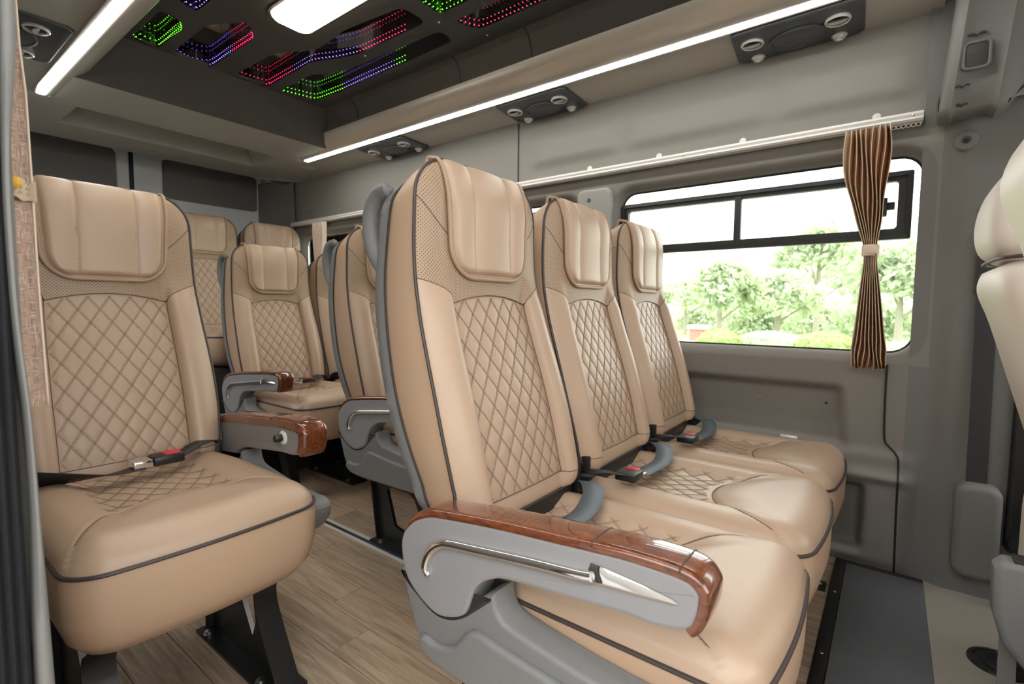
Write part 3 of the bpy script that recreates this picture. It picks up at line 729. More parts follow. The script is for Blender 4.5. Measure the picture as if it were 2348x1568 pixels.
# ---- window wall
WIN = [(-1.0, .062), (-2.26, -1.20), (-3.62, -2.45)]; WZ0, WZ1 = .70, 1.392
def wall_lower(x, z):
    y = 2.075
    def rect(x0, x1, z0, z1, e=.02): return sm(x0-e, x0+e, x)*sm(x1+e, x1-e, x)*sm(z0-e, z0+e, z)*sm(z1+e, z1-e, z)
    sl = .10*max(0, .60-z)
    y += .034*rect(-1.35, -.135+sl, .40, .605)                         # long pocket below the sill
    y -= .012*sm(.42, .385, z)*sm(.16, .10, x+.6*max(0, z-.3)) * sm(.0, .03, z)
    y -= .018*math.exp(-((z-.318)/.018)**2)*sm(.10, .06, x)                # ledge
    y += .05*rect(-.60, -.055, .05, .275, .016)                        # wheel-arch recess
    y -= .025*rect(-.30, -.14, .0, .24, .03)
    y += .018*sm(.06, .12, x)*0
    y -= .0*z                            # sill roll under the windows
    return y
m = MB()
def g1(u, v): x = -1.2+u*1.25; z = v*WZ0; return (x, wall_lower(x, z)+.0, z)
m.grid(g1, 150, 90)
def g2(u, v): x = XB+u*(-1.2-XB); z = v*WZ0; return (x, wall_lower(-.9, z), z)
m.grid(g2, 30, 90)
def ring(x0, x1, z0, z1, hx0, hx1, hz0, hz1, r, y):
    """wall cell with a rounded hole, plus the reveal running out to the glass"""
    n = 6; H = rrect(hx0, hx1, hz0, hz1, r, n); O = []
    for (px, pz) in H:
        cx, cz = (x0+x1)/2, (z0+z1)/2
        O.append((px, pz))
    k = n+1
    outer = []
    for c, (px, pz) in enumerate(H):
        q = c//k; i = c % k
        tx = {0: x1, 1: x1, 2: x0, 3: x0}[q]; tz = {0: z0, 1: z1, 2: z1, 3: z0}[q]
        f = i/n
        if q == 0: p = (x1-(1-2*f)*0 if f >= .5 else hx1-r+(x1-hx1+r)*(2*f), z0 if f <= .5 else z0+(hz0+r-z0)*(2*f-1))
        elif q == 1: p = (x1 if f <= .5 else x1+(hx1-r-x1)*(2*f-1), z1 if f >= .5 else hz1-r+(z1-hz1+r)*(2*f))
        elif q == 2: p = (x0 if f >= .5 else hx0+r+(x0-hx0-r)*(2*f), z1 if f <= .5 else z1+(hz1-r-z1)*(2*f-1))
        else: p = (x0 if f <= .5 else x0+(hx0+r-x0)*(2*f-1), z0 if f >= .5 else hz0+r+(z0-hz0-r)*(2*f))
        outer.append(p)
    def shrink(d): return rrect(hx0+d, hx1-d, hz0+d, hz1-d, max(.01, r-d), n)
    Ls = [[(p[0], y, p[1]) for p in outer]]
    for d, yy in ((-.034, y), (-.024, y+.003), (-.012, y+.012), (-.003, y+.030), (.0, y+.048), (.002, y+.065)):
        Ls.append([(p[0], yy, p[1]) for p in shrink(d)])
    m.loops(Ls)
ring(-1.10, .10, WZ0-.0, 1.45, WIN[0][0], WIN[0][1], WZ0+.035, WZ1, .07, 2.075)
ring(-2.355, -1.10, WZ0, 1.45, WIN[1][0], WIN[1][1], WZ0+.035, WZ1, .07, 2.075)
ring(-3.74, -2.355, WZ0, 1.45, WIN[2][0], WIN[2][1], WZ0+.035, WZ1, .07, 2.075)
m.add([(XB, 2.075, WZ0), (-3.74, 2.075, WZ0), (-3.74, 2.075, 1.45), (XB, 2.075, 1.45)], [(0, 1, 2, 3)])
def g3(u, v):
    x = XB+u*(.10-XB); z = 1.45+v*(1.83-1.45)
    y = 2.075+.018*sm(1.45, 1.49, z)
    e = 0
    for a, b in ((-.95, -.42), (-1.45, -1.02), (-.36, .02)): e += sm(a-.05, a+.05, x)*sm(b+.05, b-.05, x)
    y -= .018*e*sm(1.56, 1.60, z)*sm(1.74, 1.68, z)
    return (x, y, z)
m.grid(g3, 220, 26, m=1)
m2 = MB()
def g5(u, v):
    x = .05+u*.45; z = v*1.83; k = sm(.05, .10, x); lo = wall_lower(.05, min(z, WZ0))
    y = lo*(1-k)+2.075*k-.022*sm(.10, .17, x)
    if WZ0 < z < 1.45 and x < .099: y = 2.0765
    return (x, y, z)
m2.grid(g5, 45, 120)
wr = m.build('wall_right', ['wall_low', 'wall_grey'], sharp=50); struct(wr, 'grey moulded window-side wall panel', 'wall')
wp = m2.build('trim_1', 'pillar_grey', sharp=50); struct(wp, 'grey pillar trim beside the front window', 'trim')
# cab side wall beyond the pillar: door with window opening
m = MB(); m.box(.50, XF, 2.08, 2.14, -.04, .78); m.box(.50, XF, 2.08, 2.14, 1.45, 2.05); m.box(.50, .62, 2.08, 2.14, .78, 1.45)
struct(m.build('door_1', 'pillar_grey'), 'grey cab door beside the driver', 'door')
# outer skin above and below so that no sky leaks in
m = MB(); m.box(XB, .5, 2.16, 2.20, -.04, WZ0); m.box(XB, .5, 2.16, 2.20, 1.42, 2.1); struct(m.build('wall_outer', 'door_paint'), 'white painted outer body side', 'wall')
# panel joints on the wall
pj = thing('panel_joint', 'dark vertical joint line in the grey wall beside the pillar', 'joint', (.0, 2.07, .0))
jt = spline([(-.006, .70), (-.006, .60), (-.004, .50), (.0, .445), (.012, .425), (.030, .405), (.040, .37), (.042, .2), (.046, .0)], 8)
pm = MB(); pm.tube([(x, wall_lower(x, z)-.0015, z) for x, z in jt], .0035, 6); pm.build('joint_line', 'black_rubber', pj)
pj2 = MB().box(-1.565, -1.561, 2.088, 2.0935, 1.46, 1.81).build('panel_seam', 'black_rubber'); tag(pj2, 'thin dark vertical seam in the upper wall above the rail', 'seam')

# windows: glass and dark sliding frame
for i, (a, b) in enumerate(WIN):
    g = MB().box(a-.01, b+.01, 2.138, 2.142, WZ0+.02, WZ1+.01).build('window_%d' % (i+1), 'window_glass'); struct(g, ['large side window beside the front row of three seats', 'side window beside the second row', 'rear side window behind the second row'][i], 'window')
    if i == 2: continue
    fr = MB(); z0, z1 = 1.118, 1.340; bw = .031; x0, x1 = a+.006, b-.028
    n = 5
    O = rrect(x0, x1, z0, z1, .006, n); I = rrect(x0+bw, x1-bw-.008, z0+bw+.004, z1-bw, .010, n)
    M_ = rrect(x0+bw*.5, x1-bw*.5, z0+bw*.5, z1-bw*.5, .008, n)
    fr.loops([[(p[0], 2.137, p[1]) for p in O], [(p[0], 2.112, p[1]) for p in O], [(p[0], 2.108, p[1]) for p in M_], [(p[0], 2.116, p[1]) for p in M_], [(p[0], 2.114, p[1]) for p in I], [(p[0], 2.137, p[1]) for p in I]])
    fo = fr.build('sliding_frame', 'frame_black', g, sharp=25)
    mid = (a+b)/2-.035
    MB().box(mid-.0125, mid+.0125, 2.112, 2.137, z0+.012, z1-.012).build('mullion', 'frame_black', g, bevel=.003)
    MB().tube([(p[0], 2.135, p[1]) for p in rrect(a+.003, b-.003, WZ0+.037, WZ1-.003, .066, 6)], .0045, 6, closed=True).build('seal', 'black_rubber', g)
    if i == 0:
        la = MB(); la.box(-.055, -.032, 2.095, 2.125, 1.195, 1.255); la.box(-.034, -.012, 2.100, 2.118, 1.215, 1.24); la.box(-.062, -.05, 2.09, 2.11, 1.195, 1.207)
        la.build('latch', 'black_plastic', g, bevel=.003)
# pillar covers between the windows
for i, (x0, x1) in enumerate(((-1.185, -1.015), (-2.435, -2.275))):
    t = thing('pillar_cover', ['light grey pillar cover with a screw hole, between the front and second window', 'light grey pillar cover between the second and rear window'][i], 'cover', (x0, 2.05, .76), 'pillar covers')
    O = rrect(x0, x1, .76, 1.415, .03, 5)
    plate(MB(), O, 2.035, 2.08, .014, seg=4).build('cover_body', 'cover_light', t)
    MB().lathe([(.0001, 0), (.010, 0), (.009, -.0015), (.0001, -.0015)], ((x0+x1)/2-.02, 2.035, 1.365), (0, 1, 0), 16).build('screw_hole', 'wall_dark', t)
# small wall fittings
for i, (x, z, nm) in enumerate(((-.395, .54, 'round plug on the wall panel below the front window'), (-.175, .545, 'tiny dark screw on the wall panel below the front window'))):
    r = (.011, .005)[i]
    o = MB().lathe([(.0001, 0), (r, 0), (r*.8, -.004), (.0001, -.0055)], (0, 0, 0), (0, 1, 0), 16).build(('wall_plug', 'wall_screw')[i], ('wall_grey', 'black_plastic')[i]); o.location = (x, wall_lower(x, z)+.001, z); tag(o, nm, ('plug', 'screw')[i])
o = MB().box(-.030, .030, -.02, .0, -.018, .0).build('wall_clip', 'aluminium', bevel=.006); o.location = (-.285, 2.09, .415); tag(o, 'small silver clip on the wall above the window seat cushion', 'clip')
caps = [(-.185, 'nearest the curtain'), (-.545, 'third from the curtain')]
for i, x in enumerate((-.075, -.49, -.82, -1.15)):
    o = MB().lathe([(.0001, 0), (.0125, 0), (.011, -.004), (.0001, -.0055)], (0, 0, 0), (0, 1, 0), 18).build('screw_cap', 'rail_white'); o.location = (x, 2.0925, 1.5225)
    tag(o, ['white screw cap above the rail, nearest the striped curtain', 'white screw cap above the rail, second from the striped curtain', 'white screw cap above the rail, third from the striped curtain', 'white screw cap above the rail, farthest from the striped curtain'][i], 'screw cap', 'screw caps above the curtain rail')
# curtain rail
rt = thing('curtain_rail', 'long white curtain rail above the side windows', 'rail', (-1.8, 2.06, 1.49))
prof = [(2.078, 1.475), (2.045, 1.475), (2.040, 1.481), (2.048, 1.489), (2.044, 1.497), (2.050, 1.506), (2.095, 1.508)]
rm = MB(); rm.loops([[(x, y, z) for y, z in prof] for x in (-3.70, .046)], closed=True, cap0=True, cap1=True); rm.build('rail_profile', 'rail_white', rt, sharp=20)
for i in range(9):
    x = .035-i*.0125
    MB().tube([(x+.006*math.cos(a), 2.058, 1.468+.006*math.sin(a)) for a in np.linspace(0, 2*math.pi, 10)[:-1]], .0016, 6, closed=True).build('glider_ring', 'rail_white', rt)
for x in (.02, -.70): MB().lathe([(.0001, 0), (.004, 0), (.0001, -.002)], (x, 2.044, 1.493), (0, 1, 0), 10).build('screw', 'steel_bolt', rt)

# ---- pillar trim fittings
t = thing('belt_anchor', 'round grey belt anchor cap high on the pillar trim', 'cap', (.148, 2.05, 1.393))
MB().lathe([(.0001, 0), (.030, 0), (.026, -.006), (.012, -.010), (.011, -.004), (.0001, -.004)], (.150, 2.054, 1.393), (0, 1, 0), 24).build('anchor_ring', 'pillar_grey', t)
MB().lathe([(.0001, 0), (.007, 0), (.006, -.002), (.0001, -.002)], (.150, 2.049, 1.393), (0, 1, 0), 12).build('anchor_hole', 'black_plastic', t)
t = thing('cab_seat_belt', 'black seat belt running down the pillar into its grey cover', 'seat belt', (.22, 2.03, .37))
MB().loops([[(x+dx, y+dy, z) for dx, dy in ((-.024, 0), (.024, 0), (.024, .002), (-.024, .002))] for x, y, z in ((.215, 2.035, 1.12), (.222, 2.035, .8), (.226, 2.02, .34))], cap0=True, cap1=True).build('belt_strap', 'belt_black', t)
MB().box(.19, .205, 2.048, 2.056, .93, 1.19).build('height_slot', 'wall_dark', t, bevel=.004)
t = thing('belt_cover', 'grey rounded retractor cover at the foot of the pillar', 'cover', (.23, 2.03, .05))
plate(MB(), rrect(.178, .285, .075, .365, .035, 6), 1.985, 2.056, .02, seg=5).build('cover_body', 'pillar_grey', t)
t = thing('cab_side_panel', 'dark recessed panel at the foot of the cab door opening', 'panel', (.40, 2.03, .1))
plate(MB(), rrect(.296, .44, .16, .90, .03, 6), 2.03, 2.06, .012, seg=3).build('panel_body', 'black_plastic', t)
MB().lathe([(.0001, 0), (.03, 0), (.026, -.012), (.0001, -.014)], (.33, 2.03, .20), (0, 1, 0), 24).build('round_knob', 'black_rubber', t)

# ---- ceiling: central roof, side ducts, rear header
m = MB()
m.box(XB, XF, .0, 2.2, 2.06, 2.10)
cl = m.build('ceiling', 'ceiling_dark'); struct(cl, 'dark cabin roof', 'ceiling')
DUCT = [(2.262, 1.815), (1.845, 1.815), (1.835, 1.818), (1.715, 1.868), (1.705, 1.885), (1.695, 1.93), (1.675, 1.965), (1.645, 1.982), (1.60, 1.985)]
for sgn, nm in ((1, 'right'), (-1, 'left')):
    d = [(YC+sgn*(y-YC), z) for y, z in DUCT]
    m = MB()
    m.loops([[(x, y, z) for y, z in d[:3]] for x in (-2.75, .08)], closed=False)
    o = m.build('duct_%s' % nm, 'ceiling_taupe', sharp=25); struct(o, 'grey overhead duct panel along the %s side' % ('window' if sgn > 0 else 'door'), 'duct')
    m = MB(); m.loops([[(x, y, z) for y, z in d[3:]] for x in (-2.75, .08)], closed=False)
    io = m.build('duct_inner', 'ceiling_dark', o, sharp=25)
    for k, x in enumerate((-2.36, -1.60, -1.21, -.5)):
        sm2 = MB(); sm2.tube([(x, y-sgn*.001, z-.001) for y, z in d[3:]], .002, 5); sm2.build('panel_seam', 'black_rubber', io)
    # glossy light profile with LED line
    lt = thing('light_strip', 'long glossy light strip with white LED line on the %s side of the ceiling' % ('window' if sgn > 0 else 'door'), 'light strip', (-1.5, YC+sgn*.62, 1.80), 'ceiling light strips')
    P = spline([(YC+sgn*(y-YC), z) for y, z in ((1.695, 1.880), (1.703, 1.862), (1.722, 1.838), (1.752, 1.818), (1.782, 1.808), (1.793, 1.807))], 4)
    x0, x1 = -3.07, .07
    m = MB(); m.loops([[(x, y, z) for y, z in P] for x in np.linspace(x0, x1, 3)], closed=False)
    B = [(YC+sgn*(y-YC), z) for y, z in ((1.700, 1.885), (1.80, 1.830))]
    m.loops([[(x0, y, z) for y, z in P], [(x0+.004, YC+sgn*(1.76-YC), 1.85) for _ in P]], closed=False)
    m.loops([[(x0, *P[0]), (x1, *P[0])], [(x0, YC+sgn*(1.72-YC), 1.89), (x1, YC+sgn*(1.72-YC), 1.89)]], closed=False)
    m.build('light_profile', 'satin_profile', lt, sharp=50)
    y0, y1 = sorted((YC+sgn*(1.793-YC), YC+sgn*(1.822-YC)))
    MB().box(x0+.01, x1, y0, y1, 1.803, 1.812).build('led_line', 'led_white', lt, bevel=.002)
    y0, y1 = sorted((YC+sgn*(1.822-YC), YC+sgn*(1.838-YC)))
    MB().box(x0, x1, y0, y1, 1.806, 1.817).build('outer_lip', 'satin_profile', lt, bevel=.002)
    for dx, dy in ((-.03, .01), (-.05, .09)):
        MB().lathe([(.0001, 0), (.006, 0), (.005, -.003), (.0001, -.003)], (x0+dx, YC+sgn*(1.76+dy-YC), 1.815), (0, 0, 1), 10).build('screw', 'steel_bolt', lt)
# rear header: sloped face, soffit with a recess, lip
m = MB()
rx0, rx1, ry0, ry1 = -3.49, -3.15, .684, 1.66
def hz(x): return 1.815
X_ = [-3.80, rx0, rx1, -2.75]; Y_ = [YL-.02, ry0, ry1, 2.10]
for i in range(3):
    for j in range(3):
        if i == 1 and j == 1: continue
        if i == 2 and j in (0, 2):
            pass
        m.add([(X_[i], Y_[j], 1.815), (X_[i+1], Y_[j], 1.815), (X_[i+1], Y_[j+1], 1.815), (X_[i], Y_[j+1], 1.815)], [(0, 1, 2, 3)])
R0 = [(rx0, ry0), (rx1, ry0), (rx1, ry1-.06), (rx1-.03, ry1), (rx0, ry1)]
R1 = [(rx0+.02, ry0+.02), (rx1-.03, ry0+.02), (rx1-.03, ry1-.08), (rx1-.06, ry1-.03), (rx0+.02, ry1-.03)]
m.loops([[(x, y, 1.815) for x, y in R0], [(x, y, 1.935) for x, y in R1]], cap1=True)
m.add([(rx1, ry1-.06, 1.815), (rx1, ry1, 1.815), (rx1-.03, ry1, 1.815)], [(0, 1, 2)])
m.loops([[(x, y, z) for x, z in ((-3.80, 1.815), (-3.835, 1.822), (-3.85, 1.84), (-3.85, 2.06))] for y in (YL-.02, 2.10)], closed=False)
hs = MB(); hs.loops([[(-2.56, y, 1.985), (-2.62, y, 1.96), (-2.70, y, 1.85), (-2.75, y, 1.815)] for y in (.60, 1.75)], closed=False)
hd = m.build('trim_2', 'ceiling_taupe', sharp=35); struct(hd, 'grey rear header panel with a shallow recess', 'trim')
hs.build('slope_panel', 'ceiling_dark', hd, sharp=50)
o = MB().lathe([(.0001, 0), (.045, 0), (.042, -.006), (.02, -.010), (.0001, -.010)], (-3.24, 1.93, 1.815), (0, 0, 1), 20).build('ceiling_button', 'ceiling_taupe'); tag(o, 'small round cap under the ceiling behind the window-side light strip', 'cap')

# ---- LED roof panel: dark frame with sunken mirror pockets and coloured LED dots
lp = thing('led_roof_panel', 'dark starlight roof panel with mirrored pockets and coloured LED dots', 'roof panel', (-1.3, 1.18, 1.98))
ZP_ = 1.975
POCK = [
 ([(-2.56, .74), (-2.58, .84), (-2.30, .845), (-2.24, .80), (-2.24, .74)], 'led_green', None),
 ([(-2.57, .89), (-2.62, .98), (-2.58, 1.05), (-2.15, 1.05), (-2.05, .98), (-2.20, .89)], 'led_violet', 'led_red'),
 ([(-2.58, 1.15), (-2.57, 1.31), (-2.14, 1.30), (-2.03, 1.35), (-1.90, 1.385), (-1.49, 1.39), (-1.49, 1.27), (-1.80, 1.235), (-2.02, 1.255), (-2.22, 1.16)], 'led_red', 'led_violet'),
 ([(-2.57, 1.37), (-2.52, 1.55), (-2.30, 1.56), (-1.50, 1.55), (-1.49, 1.465), (-2.10, 1.44), (-2.26, 1.37)], 'led_green', 'led_violet'),
 ([(-1.41, 1.27), (-1.41, 1.385), (-.75, 1.385), (-.65, 1.33), (-.65, 1.27)], 'led_green', None),
 ([(-1.40, 1.45), (-1.36, 1.55), (-.66, 1.55), (-.60, 1.45)], 'led_red', 'led_green'),
 ([(-2.10, .74), (-2.14, .83), (-1.50, .83), (-1.45, .74)], 'led_violet', None),
 ([(-1.41, .89), (-1.41, 1.08), (-.75, 1.08), (-.65, 1.0), (-.65, .89)], 'led_red', None)]
# the frame plate is a polygon sheet with pocket holes (filled by triangulation)
bm = bmesh.new()
def ringv(pts, z):
    vs = [bm.verts.new((x, y, z)) for x, y in pts]; return [bm.edges.new((vs[i], vs[(i+1) % len(vs)])) for i in range(len(vs))]
es = ringv([(-2.64, .70), (-.02, .70), (-.02, 1.64), (-2.64, 1.64)], ZP_)
PK = []
for pts, c1, c2 in POCK:
    # rounded corners
    P = []
    n = len(pts)
    for i in range(n):
        a, b, c = (np.array(pts[k % n]) for k in (i-1, i, i+1)); r = min(.03, .4*np.linalg.norm(a-b), .4*np.linalg.norm(c-b))
        p0 = b+(a-b)/np.linalg.norm(a-b)*r; p1 = b+(c-b)/np.linalg.norm(c-b)*r
        for t in (0, .5, 1): P.append(tuple((1-t)**2*p0+2*t*(1-t)*b+t*t*p1))
    PK.append(P); es += ringv(P, ZP_)
bmesh.ops.triangle_fill(bm, use_beauty=True, use_dissolve=False, edges=es)
me = bpy.data.meshes.new('panel_frame'); bm.to_mesh(me); bm.free(); me.materials.append(MATS['roof_frame'])
me.transform(Matrix.Translation(-lp.location)); fro = link('panel_frame', me, lp)
for (pts, c1, c2), P in zip(POCK, PK):
    C = np.mean(np.array(P), axis=0); q = np.array(P); d = C-q; ins = q+d/np.linalg.norm(d, axis=1)[:, None]*.012
    m = MB(); m.loops([[(x, y, ZP_) for x, y in P], [(x, y, ZP_+.05) for x, y in P]], cap1=True)
    po = m.build('mirror_pocket', 'mirror_black', lp, sharp=40)
    ds = {}
    per = list(P)+[P[0]]; cum = [0]
    for a, b in zip(per, per[1:]): cum.append(cum[-1]+math.dist(a, b))
    s = 0; k = 0
    while s < cum[-1]:
        i = max(0, int(np.searchsorted(cum, s, side='right'))-1); i = min(i, len(per)-2); t = (s-cum[i])/max(1e-9, cum[i+1]-cum[i]); p = np.array(per[i])*(1-t)+np.array(per[i+1])*t
        dv = (C-p)/np.linalg.norm(C-p)
        band = int(s/.42) % 2; col = c2 if (c2 and band) else c1
        if dv[1] < -.25 or dv[0] > .8:
            for row, (z, rr) in enumerate(((ZP_+.010, .0018), (ZP_+.030, .0013))):
                ds.setdefault(col, MB()).lathe([(.0001, -rr), (rr*.7, -rr*.7), (rr, 0), (rr*.7, rr*.7), (.0001, rr)], (*(p+dv*(.004)), z), (0, 0, 1), 6)
        s += .019
    for col, mb_ in ds.items():
        o = mb_.build('led_dots', col, po); o['label'] = {'led_green': 'row of green LED dots', 'led_red': 'row of red LED dots', 'led_violet': 'row of violet LED dots'}[col]; o['kind'] = 'stuff'
for x, y in ((-2.60, 1.10), (-1.45, 1.42), (-2.60, 1.60), (-1.36, 1.60), (-1.9, 1.41)):
    MB().lathe([(.0001, 0), (.005, 0), (.004, -.003), (.0001, -.003)], (x, y, ZP_), (0, 0, 1), 10).build('screw', 'steel_bolt', lp)
dl = thing('dome_lamp', 'bright warm rectangular dome lamp in the middle of the roof', 'lamp', (-1.6, 1.07, 1.975))
def lamp_loop(d, z): return [(x, y, z) for x, y in rrect(-1.93+d, -1.30-d, .985+d, 1.155-d, max(.01, .05-d), 6)]
MB().loops([lamp_loop(0, 1.976), lamp_loop(.003, 1.962), lamp_loop(.012, 1.953), lamp_loop(.03, 1.950)], cap1=True).build('lamp_diffuser', 'lamp_warm', dl)
MB().loops([lamp_loop(-.012, 1.977), lamp_loop(-.010, 1.970), lamp_loop(.001, 1.969)]).build('lamp_rim', 'roof_frame', dl)

# ---- overhead vent and speaker panels
def vent(label, xa, xb, sgn):
    Y = lambda y: YC+sgn*(y-YC)
    t = thing('vent_panel', label, 'vent panel', ((xa+xb)/2, Y(1.97), 1.815), 'overhead vent panels')
    O = [(xa+.0, 1.86), (xa+.015, 1.85), (xb-.02, 1.85), (xb, 1.87), (xb-.01, 2.07), (xb-.03, 2.085), (xa-.0, 2.085), (xa-.02, 2.06)]
    L_ = lambda z, d: [(x+(d if x < (xa+xb)/2 else -d), Y(y+(d if y < 1.97 else -d)), z) for x, y in O]
    MB().loops([L_(1.817, 0), L_(1.806, .001), L_(1.803, .006)], cap1=True).build('panel_body', 'vent_panel', t, sharp=30)
    c = ((xa+xb)/2, Y(1.985))
    MB().loops([[(c[0]+.085*s*math.cos(a), c[1]+.066*s*math.sin(a), z) for a in np.linspace(0, 2*math.pi, 33)[:-1]] for s, z in ((1.08, 1.804), (1.08, 1.797), (1.0, 1.795), (.96, 1.799), (.6, 1.792), (.01, 1.790))], cap1=True).build('speaker_grille', 'vent_panel', t, sharp=30)
    for x in (xa+.055, xb-.075):
        v = MB().lathe([(.031, 0), (.036, 0), (.037, -.007), (.033, -.011), (.029, -.008), (.0285, 0)], (x, Y(1.937), 1.804), (0, 0, 1), 24).build('air_nozzle', 'vent_chrome', t)
        v.data.polygons[0].material_index = 0
        MB().lathe([(.0001, -.001), (.029, -.001), (.0001, -.003)], (x, Y(1.937), 1.804), (0, 0, 1), 20).build('nozzle_bowl', 'black_plastic', v)
        fl_ = MB(); fl_.loops([[(x+d[0]*.026*math.cos(a), Y(1.937)+sgn*(.016*math.sin(a)-.006), z) for a in np.linspace(0, math.pi, 11)] for d, z in (((1, 0), 1.795), ((1, 0), 1.792))], cap0=True, cap1=True); fl_.build('nozzle_flap', 'vent_chrome', v)
        s_ = MB().lathe([(.0001, 0), (.023, 0), (.023, -.004), (.018, -.008), (.016, -.013), (.013, -.015), (.0001, -.014)], (x-.004, Y(2.053), 1.804), (0, 0, 1), 20).build('reading_spot', 'vent_chrome', t)
        MB().lathe([(.0001, 0), (.009, 0), (.0001, -.003)], (x-.004, Y(2.053), 1.7895), (0, 0, 1), 12).build('spot_lens', 'rail_white', s_)
vent('overhead vent panel with speaker at the front, nearest the roof bow', -.49, -.11, 1)
vent('overhead vent panel in the middle of the window-side ceiling duct', -1.525, -1.15, 1)
vent('overhead vent panel partly hidden behind the nearest headrest', -2.59, -2.19, 1)
vent('overhead vent panel beside the light strip at the upper left', -2.66, -2.27, -1)

# ---- roof bow at the front with coat-hook slots
rb = thing('roof_bow', 'grey moulded roof bow at the upper right with hook slots', 'roof trim', (.15, 1.98, 1.45))
path = spline([(2.06, 1.448), (1.985, 1.455), (1.965, 1.50), (1.955, 1.60), (1.945, 1.75), (1.92, 1.86), (1.86, 1.94), (1.75, 1.98), (1.5, 2.0), (1.17, 2.0)], 6)
Ls = []
for i, p in enumerate(path):
    a = path[max(0, i-1)]; b = path[min(len(path)-1, i+1)]; d = (b-a)/np.linalg.norm(b-a); nn = np.array([d[1], -d[0]])
    if nn[0] > 0 or nn[1] > 0: nn = -nn if (nn[0] > 0) else nn
    sec = [(.076, -.09), (.078, -.02), (.083, -.006), (.094, 0), (.104, .003), (.118, -.010), (.19, -.010), (.204, .003), (.214, 0), (.228, -.012), (.26, -.06), (.30, -.075), (.40, -.08)]
    sec = [(x+.10*max(0, p[1]-1.455)*.8, h) for x, h in sec]
    Ls.append([(x, p[0]+nn[0]*h, p[1]+nn[1]*h) for x, h in sec])
MB().loops(Ls, closed=False).build('bow_body', 'pillar_grey', rb, sharp=45)
def on_bow(x, z): return (x, 1.958, z)
MB().box(.128, .178, 1.9565, 1.968, 1.572, 1.638).build('recess_shade_plate', 'recess_shade', rb, bevel=.004)  # dark plate set proud; the hollow's shade is in its colour
MB().tube([(x, 1.9575, z) for x, z in rrect(.125, .181, 1.569, 1.641, .012, 4)], .004, 6, closed=True).build('recess_rim', 'pillar_grey', rb)
for x, z, w_ in ((.150, 1.662, .040), (.127, 1.525, .03), (.130, 1.478, .026)):
    MB().tube([(x-w_/2+w_*t, 1.957+(.02 if z < 1.49 else 0), z+.005*abs(math.sin(2*math.pi*t))-.004*math.sin(math.pi*t)) for t in np.linspace(0, 1, 13)], .0032, 6).build('hook_slot', 'recess_shade', rb)
# duct end plate in front of the bow and cab headliner
m = MB(); m.loops([[(x, y, z) for y, z in ((2.10, 1.50), (2.07, 1.62), (2.0, 1.78), (1.85, 1.92), (1.6, 1.99), (YC, 2.0), (.75, 1.99), (.5, 1.92), (.35, 1.78), (.28, 1.70))] for x in (.24, XF)], closed=False)
struct(m.build('ceiling_cab', 'ceiling_taupe', sharp=30), 'grey cab headliner ahead of the roof bow', 'ceiling')

# ---- rear doors
rd = MB()
def door_ring(y0, y1, z0, z1, hy0, hy1, hz0, hz1, X):
    n = 5; H = rrect(hy0, hy1, hz0, hz1, .035, n)
    cs = [(y1, z0), (y1, z1), (y0, z1), (y0, z0)]; k = n+1; outer = []
    for c, (py, pz) in enumerate(H):
        q = c//k; f = (c % k)/n; C = cs[q]
        ends = {0: ((py, z0), (y1, pz)), 1: ((y1, pz), (py, z1)), 2: ((py, z1), (y0, pz)), 3: ((y0, pz), (py, z0))}[q]
        outer.append((C if .3 < f < .7 else (ends[0] if f <= .3 else ends[1])))
    m = MB(); m.loops([[(X, a, b) for a, b in outer], [(X, a, b) for a, b in H], [(X-.012, a, b) for a, b in rrect(hy0+.006, hy1-.006, hz0+.006, hz1-.006, .03, n)]])
    m.box(X-.04, X-.0125, y0, y1, z0, z1)
    return m
for i, (y0, y1, h0, h1) in enumerate(((.14, 1.170, .36, 1.107), (1.198, 2.075, 1.365, 2.040))):
    o = door_ring(y0, y1, .262, 2.0, h0, h1, 1.632, 1.915, XB+.02).build('door_%d' % (i+2), 'door_paint', sharp=30)
    struct(o, ['left rear door in pale grey paint with dark window panel', 'right rear door in pale grey paint with dark window panel'][i], 'door')
    P = rrect(h0+.004, h1-.004, 1.636, 1.911, .032, 5); m = MB(); m.loops([[(XB+.009, a, b) for a, b in P], [(XB+.013, a, b) for a, b in P]], cap0=True, cap1=True); m.build('window_panel', 'door_glass_dark', o)
    P2 = rrect(y0+.1, y1-.1, .9, 1.5, .03, 5)
o = MB().box(XB-.03, XB+.012, 1.168, 1.200, .262, 2.0).build('door_seal', 'black_rubber'); struct(o, 'black rubber seal between the two rear doors', 'seal')
o = MB().box(XB-.06, XB-.02, 0, 2.2, -.04, 2.1).build('wall_rear', 'wall_dark'); struct(o, 'rear body of the van', 'wall')
# rear corner filler beside the right rear door
m = MB(); m.grid(lambda u, v: (XB+.02+u*.5, 2.072-.03*(1-u)**2, .262+v*1.6), 8, 4); o = m.build('trim_3', 'wall_grey'); struct(o, 'grey corner trim beside the rear door', 'trim')

# ---- near side: wall behind the sliding door, with its own windows, and the jamb
m = MB()
m.box(XB, -.70, .03, .10, -.04, .74); m.box(XB, -.70, .03, .10, 1.42, 2.08)
for a, b in ((XB, -3.5), (-2.45, -.70)): m.box(a, b, .03, .10, .74, 1.42)  # stretch beside the single seat closed up to darken that seat
struct(m.build('wall_left', 'wall_grey'), 'grey near-side wall behind the open sliding door', 'wall')
m = MB(); m.box(-.78, XF, -.02, .10, 1.80, 2.08); m.box(.52, XF, .02, .10, -.04, .8); m.box(.52, .62, .02, .10, .8, 1.8)
struct(m.build('wall_left_front', 'wall_grey'), 'body side above and ahead of the sliding door', 'wall')
m = MB(); m.box(XF, XF+.05, 0, 2.2, -.04, .85); m.box(XF, XF+.05, 0, 2.2, 1.75, 2.1); struct(m.build('wall_front', 'wall_dark'), 'bulkhead below the windscreen', 'wall')
